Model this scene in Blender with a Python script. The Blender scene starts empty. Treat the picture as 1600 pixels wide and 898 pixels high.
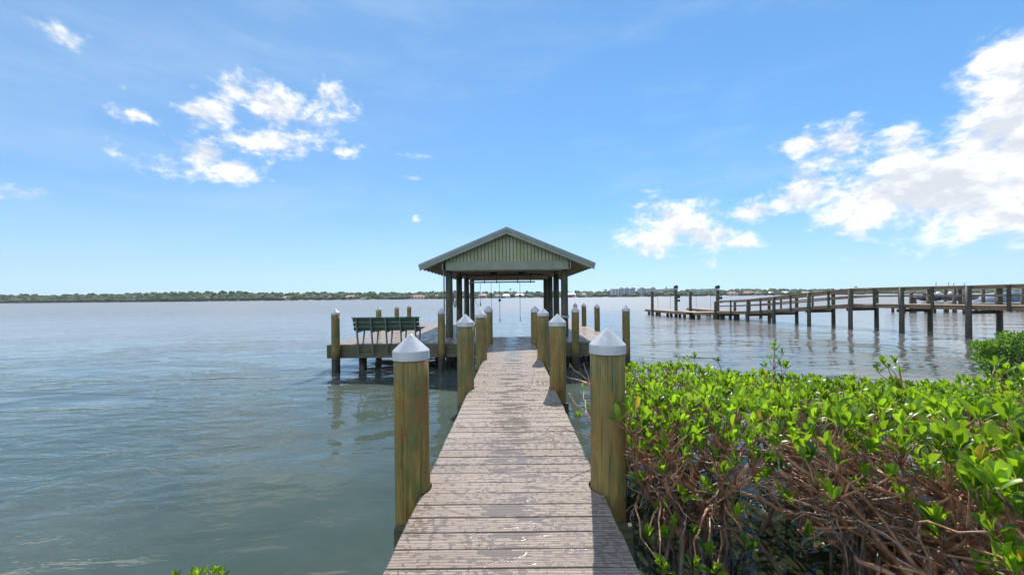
import bpy, math, random
import numpy as np
from mathutils import Vector, Matrix, noise as mnoise

R = math.radians
scene = bpy.context.scene
COL = scene.collection
random.seed(7)
rng = np.random.default_rng(7)

# ------------------------------------------------------------------ camera
EYE = 2.09            # metres above the water
DECK = 0.77           # top of the boards above the water
F = 601.0             # focal length in photo pixels (1600 wide)
ROLL = R(0.59)
cam_d = bpy.data.cameras.new('camera')
cam = bpy.data.objects.new('camera', cam_d)
COL.objects.link(cam)
cam.location = (0, 0, EYE)
cam.rotation_mode = 'QUATERNION'
cam.rotation_quaternion = (Matrix.Rotation(R(90), 4, 'X') @ Matrix.Rotation(-ROLL, 4, 'Z')).to_quaternion()
cam_d.sensor_width = 36
cam_d.lens = F / 1600 * 36
cam_d.shift_x = -1.0 / 1600
cam_d.shift_y = 14.0 / 1600
cam_d.clip_start = 0.05
cam_d.clip_end = 6000
scene.camera = cam


def unroll(x, y):
    """photo pixel -> (tan right, tan up) of the level camera"""
    u = (x - 801.0) / F
    v = (463.0 - y) / F
    c, s = math.cos(-ROLL), math.sin(-ROLL)
    return u * c - v * s, u * s + v * c


def at(x, y, Y):
    u, v = unroll(x, y)
    return Vector((u * Y, Y, EYE + v * Y))


# ------------------------------------------------------------------ light
SUN_AZ, SUN_EL = R(10.7), R(48)
sun_d = bpy.data.lights.new('sun', 'SUN')
sun_d.energy = 4.3
sun_d.angle = R(0.53)
sun_d.color = (1.0, 0.94, 0.85)
sun = bpy.data.objects.new('sun', sun_d)
COL.objects.link(sun)
sdir = Vector((math.sin(SUN_AZ) * math.cos(SUN_EL), math.cos(SUN_AZ) * math.cos(SUN_EL), math.sin(SUN_EL)))
sun.rotation_mode = 'QUATERNION'
sun.rotation_quaternion = sdir.to_track_quat('Z', 'Y')
sun.location = (0, 0, 60)

scene.view_settings.view_transform = 'Standard'
scene.view_settings.look = 'None'
scene.view_settings.gamma = 1
scene.view_settings.use_curve_mapping = False
scene.view_settings.exposure = 0.57
scene.cycles.use_denoising = True
scene.cycles.max_bounces = 8
scene.cycles.transparent_max_bounces = 8


class NT:
    """tiny node-tree helper"""

    def __init__(self, tree):
        self.t = tree
        self.n = tree.nodes
        self.l = tree.links

    def put(self, sock, v):
        if v is None:
            return
        if isinstance(v, bpy.types.NodeSocket):
            self.l.new(v, sock)
        else:
            sock.default_value = v

    def math(self, op, a, b=None, c=None, clamp=False):
        n = self.n.new('ShaderNodeMath')
        n.operation = op
        n.use_clamp = clamp
        for i, v in enumerate((a, b, c)):
            self.put(n.inputs[i], v)
        return n.outputs[0]

    def vmath(self, op, a, b=None):
        n = self.n.new('ShaderNodeVectorMath')
        n.operation = op
        self.put(n.inputs[0], a)
        if op == 'SCALE':
            self.put(n.inputs['Scale'], b)
        else:
            self.put(n.inputs[1], b)
        return n.outputs['Value'] if op in ('LENGTH', 'DOT_PRODUCT', 'DISTANCE') else n.outputs[0]

    def sep(self, v):
        n = self.n.new('ShaderNodeSeparateXYZ')
        self.put(n.inputs[0], v)
        return n.outputs

    def comb(self, x=0.0, y=0.0, z=0.0):
        n = self.n.new('ShaderNodeCombineXYZ')
        for i, v in enumerate((x, y, z)):
            self.put(n.inputs[i], v)
        return n.outputs[0]

    def noise(self, vec, scale, detail=4, rough=0.55, dist=0.0, lac=2.0, col=False):
        n = self.n.new('ShaderNodeTexNoise')
        self.put(n.inputs['Vector'], vec)
        n.inputs['Scale'].default_value = scale
        n.inputs['Detail'].default_value = detail
        n.inputs['Roughness'].default_value = rough
        n.inputs['Distortion'].default_value = dist
        n.inputs['Lacunarity'].default_value = lac
        return n.outputs['Color' if col else 'Fac']

    def vor(self, vec, scale, feature='F1', rnd=1.0, out='Distance'):
        n = self.n.new('ShaderNodeTexVoronoi')
        n.feature = feature
        self.put(n.inputs['Vector'], vec)
        n.inputs['Scale'].default_value = scale
        n.inputs['Randomness'].default_value = rnd
        return n.outputs[out]

    def mapr(self, v, a, b, c=0.0, d=1.0, smooth=True):
        n = self.n.new('ShaderNodeMapRange')
        n.interpolation_type = 'SMOOTHSTEP' if smooth else 'LINEAR'
        self.put(n.inputs['Value'], v)
        n.inputs['From Min'].default_value = a
        n.inputs['From Max'].default_value = b
        n.inputs['To Min'].default_value = c
        n.inputs['To Max'].default_value = d
        return n.outputs['Result']

    def mix(self, f, a, b, kind='MIX'):
        n = self.n.new('ShaderNodeMix')
        n.data_type = 'RGBA'
        n.blend_type = kind
        self.put(n.inputs[0], f)
        for s, v in ((n.inputs[6], a), (n.inputs[7], b)):
            if isinstance(v, tuple) and len(v) == 3:
                v = (*v, 1)
            self.put(s, v)
        return n.outputs[2]

    def mapping(self, vec, scale=(1, 1, 1), loc=(0, 0, 0), rot=(0, 0, 0)):
        n = self.n.new('ShaderNodeMapping')
        self.put(n.inputs['Vector'], vec)
        n.inputs['Scale'].default_value = scale
        n.inputs['Location'].default_value = loc
        n.inputs['Rotation'].default_value = rot
        return n.outputs[0]

    def bump(self, h, dist, strength=1.0, normal=None):
        n = self.n.new('ShaderNodeBump')
        self.put(n.inputs['Height'], h)
        n.inputs['Distance'].default_value = dist
        n.inputs['Strength'].default_value = strength
        if normal is not None:
            self.put(n.inputs['Normal'], normal)
        return n.outputs[0]


# ------------------------------------------------------------------ sky
world = bpy.data.worlds.new('World')
scene.world = world
world.use_nodes = True
w = NT(world.node_tree)
w.n.clear()
out = w.n.new('ShaderNodeOutputWorld')
bg = w.n.new('ShaderNodeBackground')
w.l.new(bg.outputs[0], out.inputs[0])
SKY_STRENGTH = 0.12
bg.inputs['Strength'].default_value = SKY_STRENGTH
sky = w.n.new('ShaderNodeTexSky')
sky.sky_type = 'NISHITA'
sky.sun_disc = False
sky.sun_elevation = SUN_EL
sky.sun_rotation = SUN_AZ
sky.altitude = 0
sky.air_density = 0.8
sky.dust_density = 0.0
sky.ozone_density = 6.0
tc = w.n.new('ShaderNodeTexCoord')
D = tc.outputs['Generated']
dx, dy, dz = w.sep(D)
az = w.math('ARCTAN2', dx, dy)
el = w.math('ARCSINE', dz)
azel = w.comb(az, el, 0.0)


def azel_of(x, y):
    u, v = unroll(x, y)
    return math.atan(u), math.atan2(v, math.hypot(1, u))


# cumulus in front of the camera: centre x, y, radius x, y (photo pixels, turned into directions), weight
CLOUDS = [
    (430, 168, 62, 40, 1.0), (372, 145, 42, 24, .8), (350, 180, 32, 24, .7), (500, 195, 40, 44, .75), (520, 152, 30, 18, .7),
    (425, 222, 58, 24, .95), (300, 172, 34, 10, .75), (200, 176, 42, 11, .85), (205, 186, 24, 8, .7),
    (320, 245, 46, 18, .9), (362, 268, 46, 20, .95), (300, 265, 60, 20, .45), (530, 238, 22, 9, .7), (640, 277, 16, 6, .6),
    (96, 52, 28, 8, .27), (118, 62, 16, 6, .22), (649, 344, 8, 6, .62), (20, 305, 60, 9, .5), (195, 136, 12, 7, .5), (655, 244, 16, 6, .35),
    (1570, 95, 72, 40, 1.1), (1600, 150, 80, 70, 1.15), (1510, 125, 36, 26, .7), (1580, 230, 110, 70, 1.3), (1480, 300, 150, 62, 1.35),
    (1370, 318, 130, 40, 1.2), (1600, 300, 100, 60, 1.3), (1265, 305, 64, 36, 1.1), (1320, 225, 44, 34, .9), (1250, 226, 36, 16, .8),
    (1300, 255, 40, 22, .7), (1405, 222, 44, 26, .85), (1420, 260, 60, 30, .9), (1175, 333, 34, 16, 1.0), (1040, 352, 60, 38, 1.1),
    (1022, 378, 40, 24, .8), (1110, 372, 44, 22, .9), (1155, 378, 34, 14, .85), (1112, 414, 18, 10, .5), (1490, 215, 24, 8, .5),
    (1330, 407, 16, 6, .35),
    # beyond the picture: overhead and to the left, seen only in the water
    (-60, -250, 330, 108, 1.25), (330, -240, 260, 110, 1.15), (-520, 40, 330, 190, 1.2), (-300, -420, 300, 140, 1.1), (820, -420, 420, 150, 1.0),
    (1500, -280, 300, 130, 1.0), (2100, 200, 240, 160, 1.1),
]
blob = None
for (cx, cy, rx, ry, wt) in CLOUDS:
    a0, e0 = azel_of(cx, cy)
    ax = abs(azel_of(cx + 1, cy)[0] - a0) * rx
    ey = abs(azel_of(cx, cy - 1)[1] - e0) * ry
    d = w.vmath('SUBTRACT', azel, (a0, e0, 0))
    d = w.vmath('MULTIPLY', d, (1 / ax, 1 / ey, 0))
    r = w.vmath('LENGTH', d)
    b = w.math('MULTIPLY_ADD', r, -0.62 * wt, wt)
    blob = b if blob is None else w.math('SMOOTH_MAX', blob, b, 0.1)
warp = w.noise(D, 7.0, 3, .5, col=True)
warp = w.vmath('SCALE', w.vmath('SUBTRACT', warp, (.5, .5, .5)), 0.045)
P = w.vmath('ADD', D, warp)
P = w.vmath('MULTIPLY', P, (1, 1, 1.5))
n1 = w.noise(P, 11.0, 9, .60)
n3 = w.noise(w.vmath('MULTIPLY', P, (1, 1, 1.3)), 34.0, 6, .6)
n1 = w.math('MULTIPLY_ADD', w.math('SUBTRACT', n3, .5), .34, n1)
P2 = w.vmath('ADD', P, tuple(Vector((sdir.x, sdir.y * .2, sdir.z * 1.3)).normalized() * 0.030))
n2 = w.noise(P2, 11.0, 5, .5)
# scattered unseen cloud cover overhead and behind the camera, rear part raised for fill
high = w.mapr(el, R(44), R(70), -1.1, .1)
back = w.mapr(w.math('MULTIPLY', dy, -1.0), -0.1, .5, -1.1, .38)
blob = w.math('MAXIMUM', w.math('MAXIMUM', blob, -1.1), w.math('MAXIMUM', high, back))
dens0 = w.math('ADD', blob, w.math('MULTIPLY', w.math('SUBTRACT', n1, 0.5), 2.7))
dens = w.mapr(dens0, 0.14, 0.90, 0, 1)
# thin veil of high cloud, thicker to the left and lower down
vn = w.noise(w.vmath('MULTIPLY', D, (1.2, 1.2, 5)), 2.2, 6, .6)
veil = w.math('MULTIPLY', w.mapr(vn, .42, .75, 0, .22), w.mapr(el, R(0), R(10), 0, 1))
leftv = w.mapr(az, R(35), R(-45), 0.0, .14)
veil = w.math('ADD', veil, leftv)
shade = w.math('SUBTRACT', n1, n2)
lit = w.mapr(shade, -0.14, 0.10, 0.0, 1.0)
thick = w.mapr(dens0, .6, 1.7, 0, 1)
lit2 = w.math('MULTIPLY_ADD', thick, -0.06, w.math('MULTIPLY_ADD', lit, .26, .84))
ccol = w.mix(lit, (.88, .93, 1.0), (1.0, 1.0, .99))
CLOUD_L = 5.9
ydiv = w.math('MAXIMUM', dy, .05)
over = w.math('MAXIMUM', w.mapr(w.math('DIVIDE', dz, ydiv), .76, .90, 0.0, 2.6), w.mapr(w.math('DIVIDE', dx, ydiv), -1.36, -1.6, 0.0, 2.6))
over = w.math('MULTIPLY_ADD', over, w.mapr(az, R(5), R(-25), .15, 1.0), 1.0)      # unseen clouds past the top and left brightened for water reflections
lit2 = w.math('MULTIPLY', lit2, over)
ccol = w.vmath('SCALE', ccol, w.math('MULTIPLY', lit2, CLOUD_L))
gm_ = w.n.new('ShaderNodeGamma')
gm_.inputs['Gamma'].default_value = .6
w.l.new(sky.outputs[0], gm_.inputs['Color'])
skyc = w.vmath('MULTIPLY', gm_.outputs[0], (.90, 1.50, 1.95))
skyc = w.mix(veil, skyc, (3.6, 4.6, 5.6))
skyc = w.mix(w.mapr(el, R(14), R(0), 0, .55), skyc, (3.5, 4.6, 5.5))
skyc = w.mix(w.math('MULTIPLY', dens, .97), skyc, ccol)
w.l.new(skyc, bg.inputs['Color'])
world.cycles.sampling_method = 'MANUAL'
world.cycles.sample_map_resolution = 1024


# ------------------------------------------------------------------ materials
MATS = {}


def newmat(name):
    m = bpy.data.materials.new(name)
    m.use_nodes = True
    n = NT(m.node_tree)
    b = m.node_tree.nodes['Principled BSDF']
    MATS[name] = m
    return m, n, b


def objco(n):
    t = n.n.new('ShaderNodeTexCoord')
    oi = n.n.new('ShaderNodeObjectInfo')
    off = n.vmath('SCALE', (13.1, 7.7, 3.3), oi.outputs['Random'])
    return n.vmath('ADD', t.outputs['Object'], off), oi.outputs['Random']


def position(n):
    return n.n.new('ShaderNodeNewGeometry').outputs['Position']


def simple(name, c, rough=.6, metal=0.0, var=.12, scale=6, bumpd=0.0, c2=None):
    m, n, b = newmat(name)
    co, rnd = objco(n)
    f = n.noise(co, scale, 5, .6)
    c2 = c2 or tuple(x * (1 - var * 2) for x in c)
    col = n.mix(n.mapr(f, .35, .65), c, c2)
    n.put(b.inputs['Base Color'], col)
    b.inputs['Roughness'].default_value = rough
    b.inputs['Metallic'].default_value = metal
    if bumpd:
        n.put(b.inputs['Normal'], n.bump(n.noise(co, scale * 4, 4, .6), bumpd))
    return m


def wood_mat(name, light, dark, grain_axis='X', rough=.75, green=None, wetdark=True, gs=1.0):
    """sawn boards: long grain, knots, streaks, stains"""
    m, n, b = newmat(name)
    co, rnd = objco(n)
    s = {'X': (1.2, 14, 14), 'Y': (14, 1.2, 14), 'Z': (14, 14, 1.2)}[grain_axis]
    g = n.mapping(co, tuple(v * gs for v in s))
    gr = n.noise(g, 3.0, 6, .62, .6)
    big = n.noise(co, 1.7, 4, .6)
    col = n.mix(n.mapr(gr, .35, .68), dark, light)
    if green:
        col = n.mix(n.mapr(big, .42, .62, 0, .7), col, green)
    st = n.noise(co, 5.5, 5, .65)
    col = n.mix(n.mapr(st, .58, .75, 0, .45), col, tuple(v * .35 for v in dark))
    n.put(b.inputs['Base Color'], col)
    n.put(b.inputs['Roughness'], n.mapr(big, .3, .7, rough - .12, rough + .1))
    n.put(b.inputs['Normal'], n.bump(gr, .0035))
    return m


def pile_mat():
    m, n, b = newmat('treated_pile')
    co, rnd = objco(n)
    g = n.mapping(co, (14, 14, .9))
    gr = n.noise(n.mapping(co, (9, 9, .8)), 2.0, 7, .66, .8)
    cracks = n.noise(n.mapping(co, (40, 40, .8)), 1.6, 3, .5)
    crk = n.mapr(cracks, .60, .66, 0, 1)
    big = n.noise(n.mapping(co, (2.2, 2.2, 1.3)), 1.8, 6, .65)
    col = n.mix(n.mapr(gr, .25, .75), (.11, .078, .018), (.33, .235, .055))
    col = n.mix(n.mapr(big, .44, .60, 0, .85), col, (.105, .115, .028))
    br = n.noise(n.mapping(co, (2.8, 2.8, 1.5), (5, 2, 9)), 1.6, 6, .65)
    col = n.mix(n.mapr(br, .49, .60, 0, .85), col, (.23, .120, .030))
    cg = n.noise(n.mapping(co, (3, 3, 2.2), (1, 8, 3)), 1.7, 4, .7)
    col = n.mix(n.mapr(cg, .62, .70, 0, .75), col, (.05, .20, .085))
    kn = n.vor(n.mapping(co, (3.2, 3.2, 2.0)), 2.0)
    col = n.mix(n.mapr(kn, .14, .05, 0, .75), col, (.035, .016, .006))
    col = n.mix(n.math('MULTIPLY', crk, .35), col, (.03, .018, .008))
    # older piles further along are greyer green: a random tone per pile
    col = n.mix(n.math('MULTIPLY', rnd, .45), col, n.mix(.5, col, (.12, .14, .07)))
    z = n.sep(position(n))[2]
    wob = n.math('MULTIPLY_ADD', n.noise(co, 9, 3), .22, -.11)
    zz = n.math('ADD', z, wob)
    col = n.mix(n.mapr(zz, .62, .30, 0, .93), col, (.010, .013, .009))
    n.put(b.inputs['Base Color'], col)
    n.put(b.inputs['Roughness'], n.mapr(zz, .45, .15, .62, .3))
    h = n.math('SUBTRACT', gr, n.math('MULTIPLY', crk, .8))
    n.put(b.inputs['Normal'], n.bump(h, .006))
    return m


def deck_mat(name, tint=(1, 1, 1), across='Y', pitch=.145, y0=0.0):
    """composite/grey wood boards with rain drops and puddles still on them"""
    m, n, b = newmat(name)
    t = n.n.new('ShaderNodeTexCoord')
    co = t.outputs['Object']
    x, y, z = n.sep(co)
    al, ac = (x, y) if across == 'Y' else (y, x)
    idx = n.math('FLOOR', n.math('DIVIDE', n.math('SUBTRACT', ac, y0), pitch))
    wn = n.n.new('ShaderNodeTexWhiteNoise')
    wn.noise_dimensions = '1D'
    n.put(wn.inputs['W'], idx)
    rb = wn.outputs['Value']
    gco = n.comb(n.math('ADD', n.math('MULTIPLY', al, 1.0), n.math('MULTIPLY', rb, 37.0)), ac, n.math('MULTIPLY', rb, 9.0))
    gr = n.noise(n.mapping(gco, (1.7, 34, 1)), 2.0, 6, .6, 1.2)
    ring = n.n.new('ShaderNodeTexWave')
    ring.wave_type = 'BANDS'
    ring.bands_direction = 'Y'
    n.put(ring.inputs['Vector'], n.mapping(gco, (.5, 6, 1)))
    ring.inputs['Scale'].default_value = 2.6
    ring.inputs['Distortion'].default_value = 7
    ring.inputs['Detail'].default_value = 3
    ring.inputs['Detail Scale'].default_value = 1.2
    light = tuple(a * b_ for a, b_ in zip((.345, .29, .25), tint))
    dark = tuple(a * b_ for a, b_ in zip((.165, .125, .10), tint))
    grain = n.math('ADD', n.math('MULTIPLY', gr, .6), n.math('MULTIPLY', ring.outputs['Fac'], .4))
    col = n.mix(n.mapr(grain, .34, .60), dark, light)
    col = n.mix(n.math('MULTIPLY', rb, .45), col, dark)
    # rain: crisp-edged wet blotches, larger puddles down the worn middle of the boards
    wco = n.comb(n.math('ADD', al, n.math('MULTIPLY', rb, 5.0)), ac, 0.0)
    dr = n.noise(n.mapping(wco, (16, 22, 1)), 1.5, 3, .55, .35)
    area = n.noise(n.mapping(wco, (1.6, 2.4, 1)), 1.3, 3, .5)
    thr = n.math('ADD', dr, n.math('MULTIPLY', n.math('SUBTRACT', area, .5), .42))
    spots = n.mapr(thr, .54, .56)
    pud = n.noise(n.mapping(wco, (1.5, 6, 1), (4, 4, 0)), 1.6, 4, .5)
    mid = n.mapr(n.math('ABSOLUTE', n.math('ADD', al, .02)), .50, .05, -.25, .07)
    pudm = n.mapr(n.math('ADD', pud, mid), .575, .59)
    wet = n.math('MAXIMUM', spots, pudm)
    col = n.mix(n.math('MULTIPLY', wet, .62), col, n.mix(.5, col, (.13, .10, .085)), 'MIX')
    col = n.mix(n.math('MULTIPLY', wet, .42), col, (.145, .118, .10))
    # screws: two rows on each board
    if across == 'Y':
        fy = n.math('FRACT', n.math('DIVIDE', n.math('SUBTRACT', ac, y0), pitch))
        dyy = n.math('MULTIPLY', n.math('SUBTRACT', n.math('ABSOLUTE', n.math('SUBTRACT', fy, .5)), .28), pitch)
        ax_ = n.math('ABSOLUTE', n.math('ADD', al, .02))
        d1 = n.math('MINIMUM', n.math('ABSOLUTE', n.math('SUBTRACT', ax_, .54)), n.math('ABSOLUTE', n.math('SUBTRACT', ax_, .17)))
        dd = n.math('SQRT', n.math('ADD', n.math('MULTIPLY', dyy, dyy), n.math('MULTIPLY', d1, d1)))
        col = n.mix(n.mapr(dd, .0055, .003, 0, .85), col, (.03, .02, .015))
    n.put(b.inputs['Base Color'], col)
    n.put(b.inputs['Roughness'], n.mapr(wet, 0, 1, .72, .15))
    n.put(b.inputs['Specular IOR Level'], n.mapr(wet, 0, 1, .30, .38))
    bead = n.mapr(n.vor(n.mapping(co, (38, 38, 38)), 1.0), .10, .36, 1, 0)
    bsel = n.mapr(n.noise(co, 3.1, 3), .45, .6)
    hgt = n.math('ADD', n.math('MULTIPLY', grain, .35), n.math('MULTIPLY', n.math('MULTIPLY', bead, bsel), .4))
    hgt = n.math('ADD', hgt, n.math('MULTIPLY', wet, .5))
    n.put(b.inputs['Normal'], n.bump(hgt, .0009))
    return m


def water_mat():
    m, n, b = newmat('water')
    p = position(n)
    m1 = n.mapping(p, (.55, 1.0, 1.0), rot=(0, 0, R(14)))
    big = n.noise(m1, .30, 3, .5, .4)
    mid = n.noise(n.mapping(p, (.55, 1.15, 1), rot=(0, 0, R(-9))), 1.15, 4, .5, .5)
    sm = n.noise(n.mapping(p, (.7, 1.3, 1), rot=(0, 0, R(20))), 4.5, 4, .55, .3)
    calm = n.mapr(n.noise(n.mapping(p, (.5, 1, 1)), .09, 3, .5), .35, .65, .35, 1.0)
    px_, py_, pz_ = n.sep(p)
    near = n.mapr(py_, 3.0, 14.0, .28, 1.0)
    h = n.math('ADD', n.math('MULTIPLY', big, .22), n.math('MULTIPLY', n.math('MULTIPLY', mid, .042), n.mapr(py_, 2.0, 9.0, .75, 1.0)))
    sml = n.math('MULTIPLY', n.math('MULTIPLY', sm, .007), n.math('MULTIPLY', calm, near))
    h = n.math('ADD', h, sml)
    tur = n.noise(p, .5, 4, .6)
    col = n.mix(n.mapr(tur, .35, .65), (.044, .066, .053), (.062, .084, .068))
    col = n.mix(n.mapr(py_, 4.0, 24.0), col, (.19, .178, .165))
    # canopy shade painted into the murky water colour under the mangroves
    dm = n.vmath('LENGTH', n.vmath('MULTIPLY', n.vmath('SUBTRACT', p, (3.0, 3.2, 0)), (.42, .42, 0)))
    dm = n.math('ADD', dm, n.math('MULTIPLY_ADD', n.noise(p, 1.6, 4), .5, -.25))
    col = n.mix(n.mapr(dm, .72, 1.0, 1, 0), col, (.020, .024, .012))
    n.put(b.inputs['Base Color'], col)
    # cat's paws: ruffled patches between glassy slicks, away from the lee of the dock
    cp = n.noise(n.mapping(p, (.30, .75, 1), rot=(0, 0, R(38))), .42, 5, .55, .6)
    cp = n.mapr(cp, .47, .56)
    cp = n.math('MULTIPLY', cp, n.mapr(n.math('ADD', px_, n.math('MULTIPLY', py_, .22)), -1.0, -4.5, 0.0, 1.0))
    rf = n.mapr(py_, 8.0, 60.0, .035, .30, smooth=False)
    n.put(b.inputs['Roughness'], rf)
    rip = n.noise(n.mapping(p, (.55, 1.25, 1), rot=(0, 0, R(24))), 2.4, 4, .5, .8)
    far = n.mapr(py_, 10.0, 25.0, 0, .6)
    hh = n.math('ADD', h, n.math('MULTIPLY', n.math('MULTIPLY', rip, .027), n.math('MAXIMUM', n.math('MULTIPLY', cp, 1.5), far)))
    n.put(b.inputs['Normal'], n.bump(hh, 1.0))
    b.inputs['Specular Tint'].default_value = (1.0, .90, .80, 1)
    b.inputs['IOR'].default_value = 1.34
    return m


def leaf_mat(name='mangrove_leaf', young=(.26, .43, .025), old=(.016, .08, .018), trans=(.47, .78, .025), yellow=(.6, .42, .04), yt=.965):
    m, n, b = newmat(name)
    at_ = n.n.new('ShaderNodeAttribute')
    at_.attribute_name = 'tone'
    r, g, bl = n.sep(at_.outputs['Vector'])
    co, _ = objco(n)
    v = n.noise(co, 30, 2)
    col = n.mix(r, old, young)
    col = n.mix(n.mapr(v, .3, .7, 0, .25), col, old)
    col = n.mix(n.mapr(r, yt, yt + .01), col, yellow)
    # pale midrib
    col = n.mix(n.mapr(bl, .93, .99, 0, .5), col, (.35, .50, .10))
    n.put(b.inputs['Base Color'], col)
    b.inputs['Roughness'].default_value = .33
    b.inputs['Specular IOR Level'].default_value = .4
    tr = n.n.new('ShaderNodeBsdfTranslucent')
    tcx = n.mix(r, tuple(v_ * .28 for v_ in trans), trans)
    tcx = n.mix(n.mapr(r, yt, yt + .01), tcx, yellow)
    n.put(tr.inputs['Color'], tcx)
    ms = n.n.new('ShaderNodeMixShader')
    ms.inputs[0].default_value = .48
    n.l.new(b.outputs[0], ms.inputs[1])
    n.l.new(tr.outputs[0], ms.inputs[2])
    o = [q for q in m.node_tree.nodes if q.type == 'OUTPUT_MATERIAL'][0]
    n.l.new(ms.outputs[0], o.inputs[0])
    return m


def bark_mat(name, light, dark):
    m, n, b = newmat(name)
    co, rnd = objco(n)
    f = n.noise(co, 9, 6, .65)
    g = n.noise(co, 45, 3, .6)
    col = n.mix(n.mapr(f, .35, .62), dark, light)
    col = n.mix(n.mapr(g, .58, .7, 0, .6), col, tuple(min(1, v * 1.7 + .03) for v in light))
    n.put(b.inputs['Base Color'], col)
    b.inputs['Roughness'].default_value = .42
    n.put(b.inputs['Normal'], n.bump(g, .004))
    return m


def attr_mat(name, a, c, rough=.8, bumpd=0.0, scale=.4):
    """colour between a and c by a per-clump tone"""
    m, n, b = newmat(name)
    at_ = n.n.new('ShaderNodeAttribute')
    at_.attribute_name = 'tone'
    r, g, bl = n.sep(at_.outputs['Vector'])
    co, _ = objco(n)
    v = n.noise(co, scale, 4, .7)
    f = n.math('ADD', n.math('MULTIPLY', r, .6), n.math('MULTIPLY', n.mapr(v, .35, .65), .4))
    n.put(b.inputs['Base Color'], n.mix(f, a, c))
    b.inputs['Roughness'].default_value = rough
    b.inputs['Specular IOR Level'].default_value = .15
    return m


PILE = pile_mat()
DECKM = deck_mat('deck_boards_wet', y0=1.0)
DECKP = deck_mat('platform_boards_wet', tint=(1.0, .98, .97), across='X', pitch=.145)
FRAMEW = wood_mat('treated_framing', (.15, .135, .078), (.065, .06, .032), 'X', green=(.07, .082, .042))
FRAMEY = wood_mat('treated_framing_long', (.235, .205, .105), (.10, .088, .04), 'Y', green=(.10, .115, .05))
SAGE = simple('sage_paint', (.33, .345, .235), .6, var=.10, scale=2.2, c2=(.27, .305, .155))
SAGEG = simple('sage_trim', (.225, .265, .195), .5, var=.08, scale=3)
RAFT = wood_mat('rafter_wood', (.44, .37, .29), (.24, .18, .135), 'X')
SHEATH = wood_mat('sheathing', (.52, .46, .38), (.36, .30, .24), 'Y')
ROOFM = simple('roof_metal', (.30, .33, .33), .38, .3, .06, 1.2)
DRIP = simple('roof_edge_metal', (.22, .25, .26), .4, .4, .05, 3)
POSTG = wood_mat('roof_post', (.095, .092, .045), (.035, .036, .018), 'Z', green=(.028, .045, .024))
CAPM = None
m, n, b = newmat('pile_cap_plastic')
co, rnd = objco(n)
zc = n.sep(co)
dro = n.mapr(n.vor(n.mapping(co, (1, 1, 1)), 85.0), .16, .30, 1, 0)
dsel = n.mapr(n.noise(co, 14, 3), .48, .6)
streak = n.noise(n.mapping(co, (9, 9, 2)), 2, 4)
col = n.mix(n.mapr(streak, .5, .75, 0, .45), (.50, .51, .53), (.36, .37, .37))
n.put(b.inputs['Base Color'], col)
b.inputs['Roughness'].default_value = .28
n.put(b.inputs['Normal'], n.bump(n.math('MULTIPLY', dro, dsel), .0035))
CAPM = m
BENCHG = simple('bench_green', (.045, .085, .06), .55, var=.2, scale=8)
BENCHM = simple('bench_metal', (.16, .19, .16), .5, .1, .1, 8)
GALV = simple('galvanised_pipe', (.42, .43, .43), .45, .6, .1, 10)
DARKM = simple('dark_metal', (.035, .037, .04), .5, .3, .1, 10)
BLACK = simple('black_rubber', (.02, .02, .022), .6)
WHITEP = simple('white_plastic', (.70, .70, .68), .4, var=.06)
ROPE = simple('rope', (.55, .53, .48), .85, var=.2, scale=60)
NWOOD = wood_mat('weathered_brown', (.30, .215, .13), (.12, .085, .05), 'X')
NWOODY = wood_mat('weathered_brown_long', (.42, .31, .20), (.22, .15, .095), 'Y')
NPILE = wood_mat('weathered_pile', (.080, .075, .050), (.028, .030, .019), 'Z')
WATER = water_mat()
LEAF = leaf_mat()
SMALLLEAF = leaf_mat('small_leaf', (.15, .30, .04), (.04, .12, .025), (.25, .48, .04), yt=1.2)
BARK = bark_mat('mangrove_bark', (.47, .25, .14), (.17, .07, .04))
BARKG = bark_mat('mangrove_root_bark', (.16, .115, .085), (.03, .022, .016))
TWIG = bark_mat('dead_twig', (.34, .27, .21), (.16, .09, .06))
TRUNKP = bark_mat('mangrove_trunk_bark', (.36, .20, .12), (.15, .065, .038))
WOODS = attr_mat('far_woods', (.022, .045, .020), (.085, .125, .045))
PALMM = attr_mat('palm_green', (.03, .06, .025), (.06, .10, .035))
TRUNK = simple('far_trunk', (.12, .09, .065), .9)
SAND = simple('shore_sand', (.42, .38, .30), .9, var=.25, scale=.05, c2=(.10, .13, .06))


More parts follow.
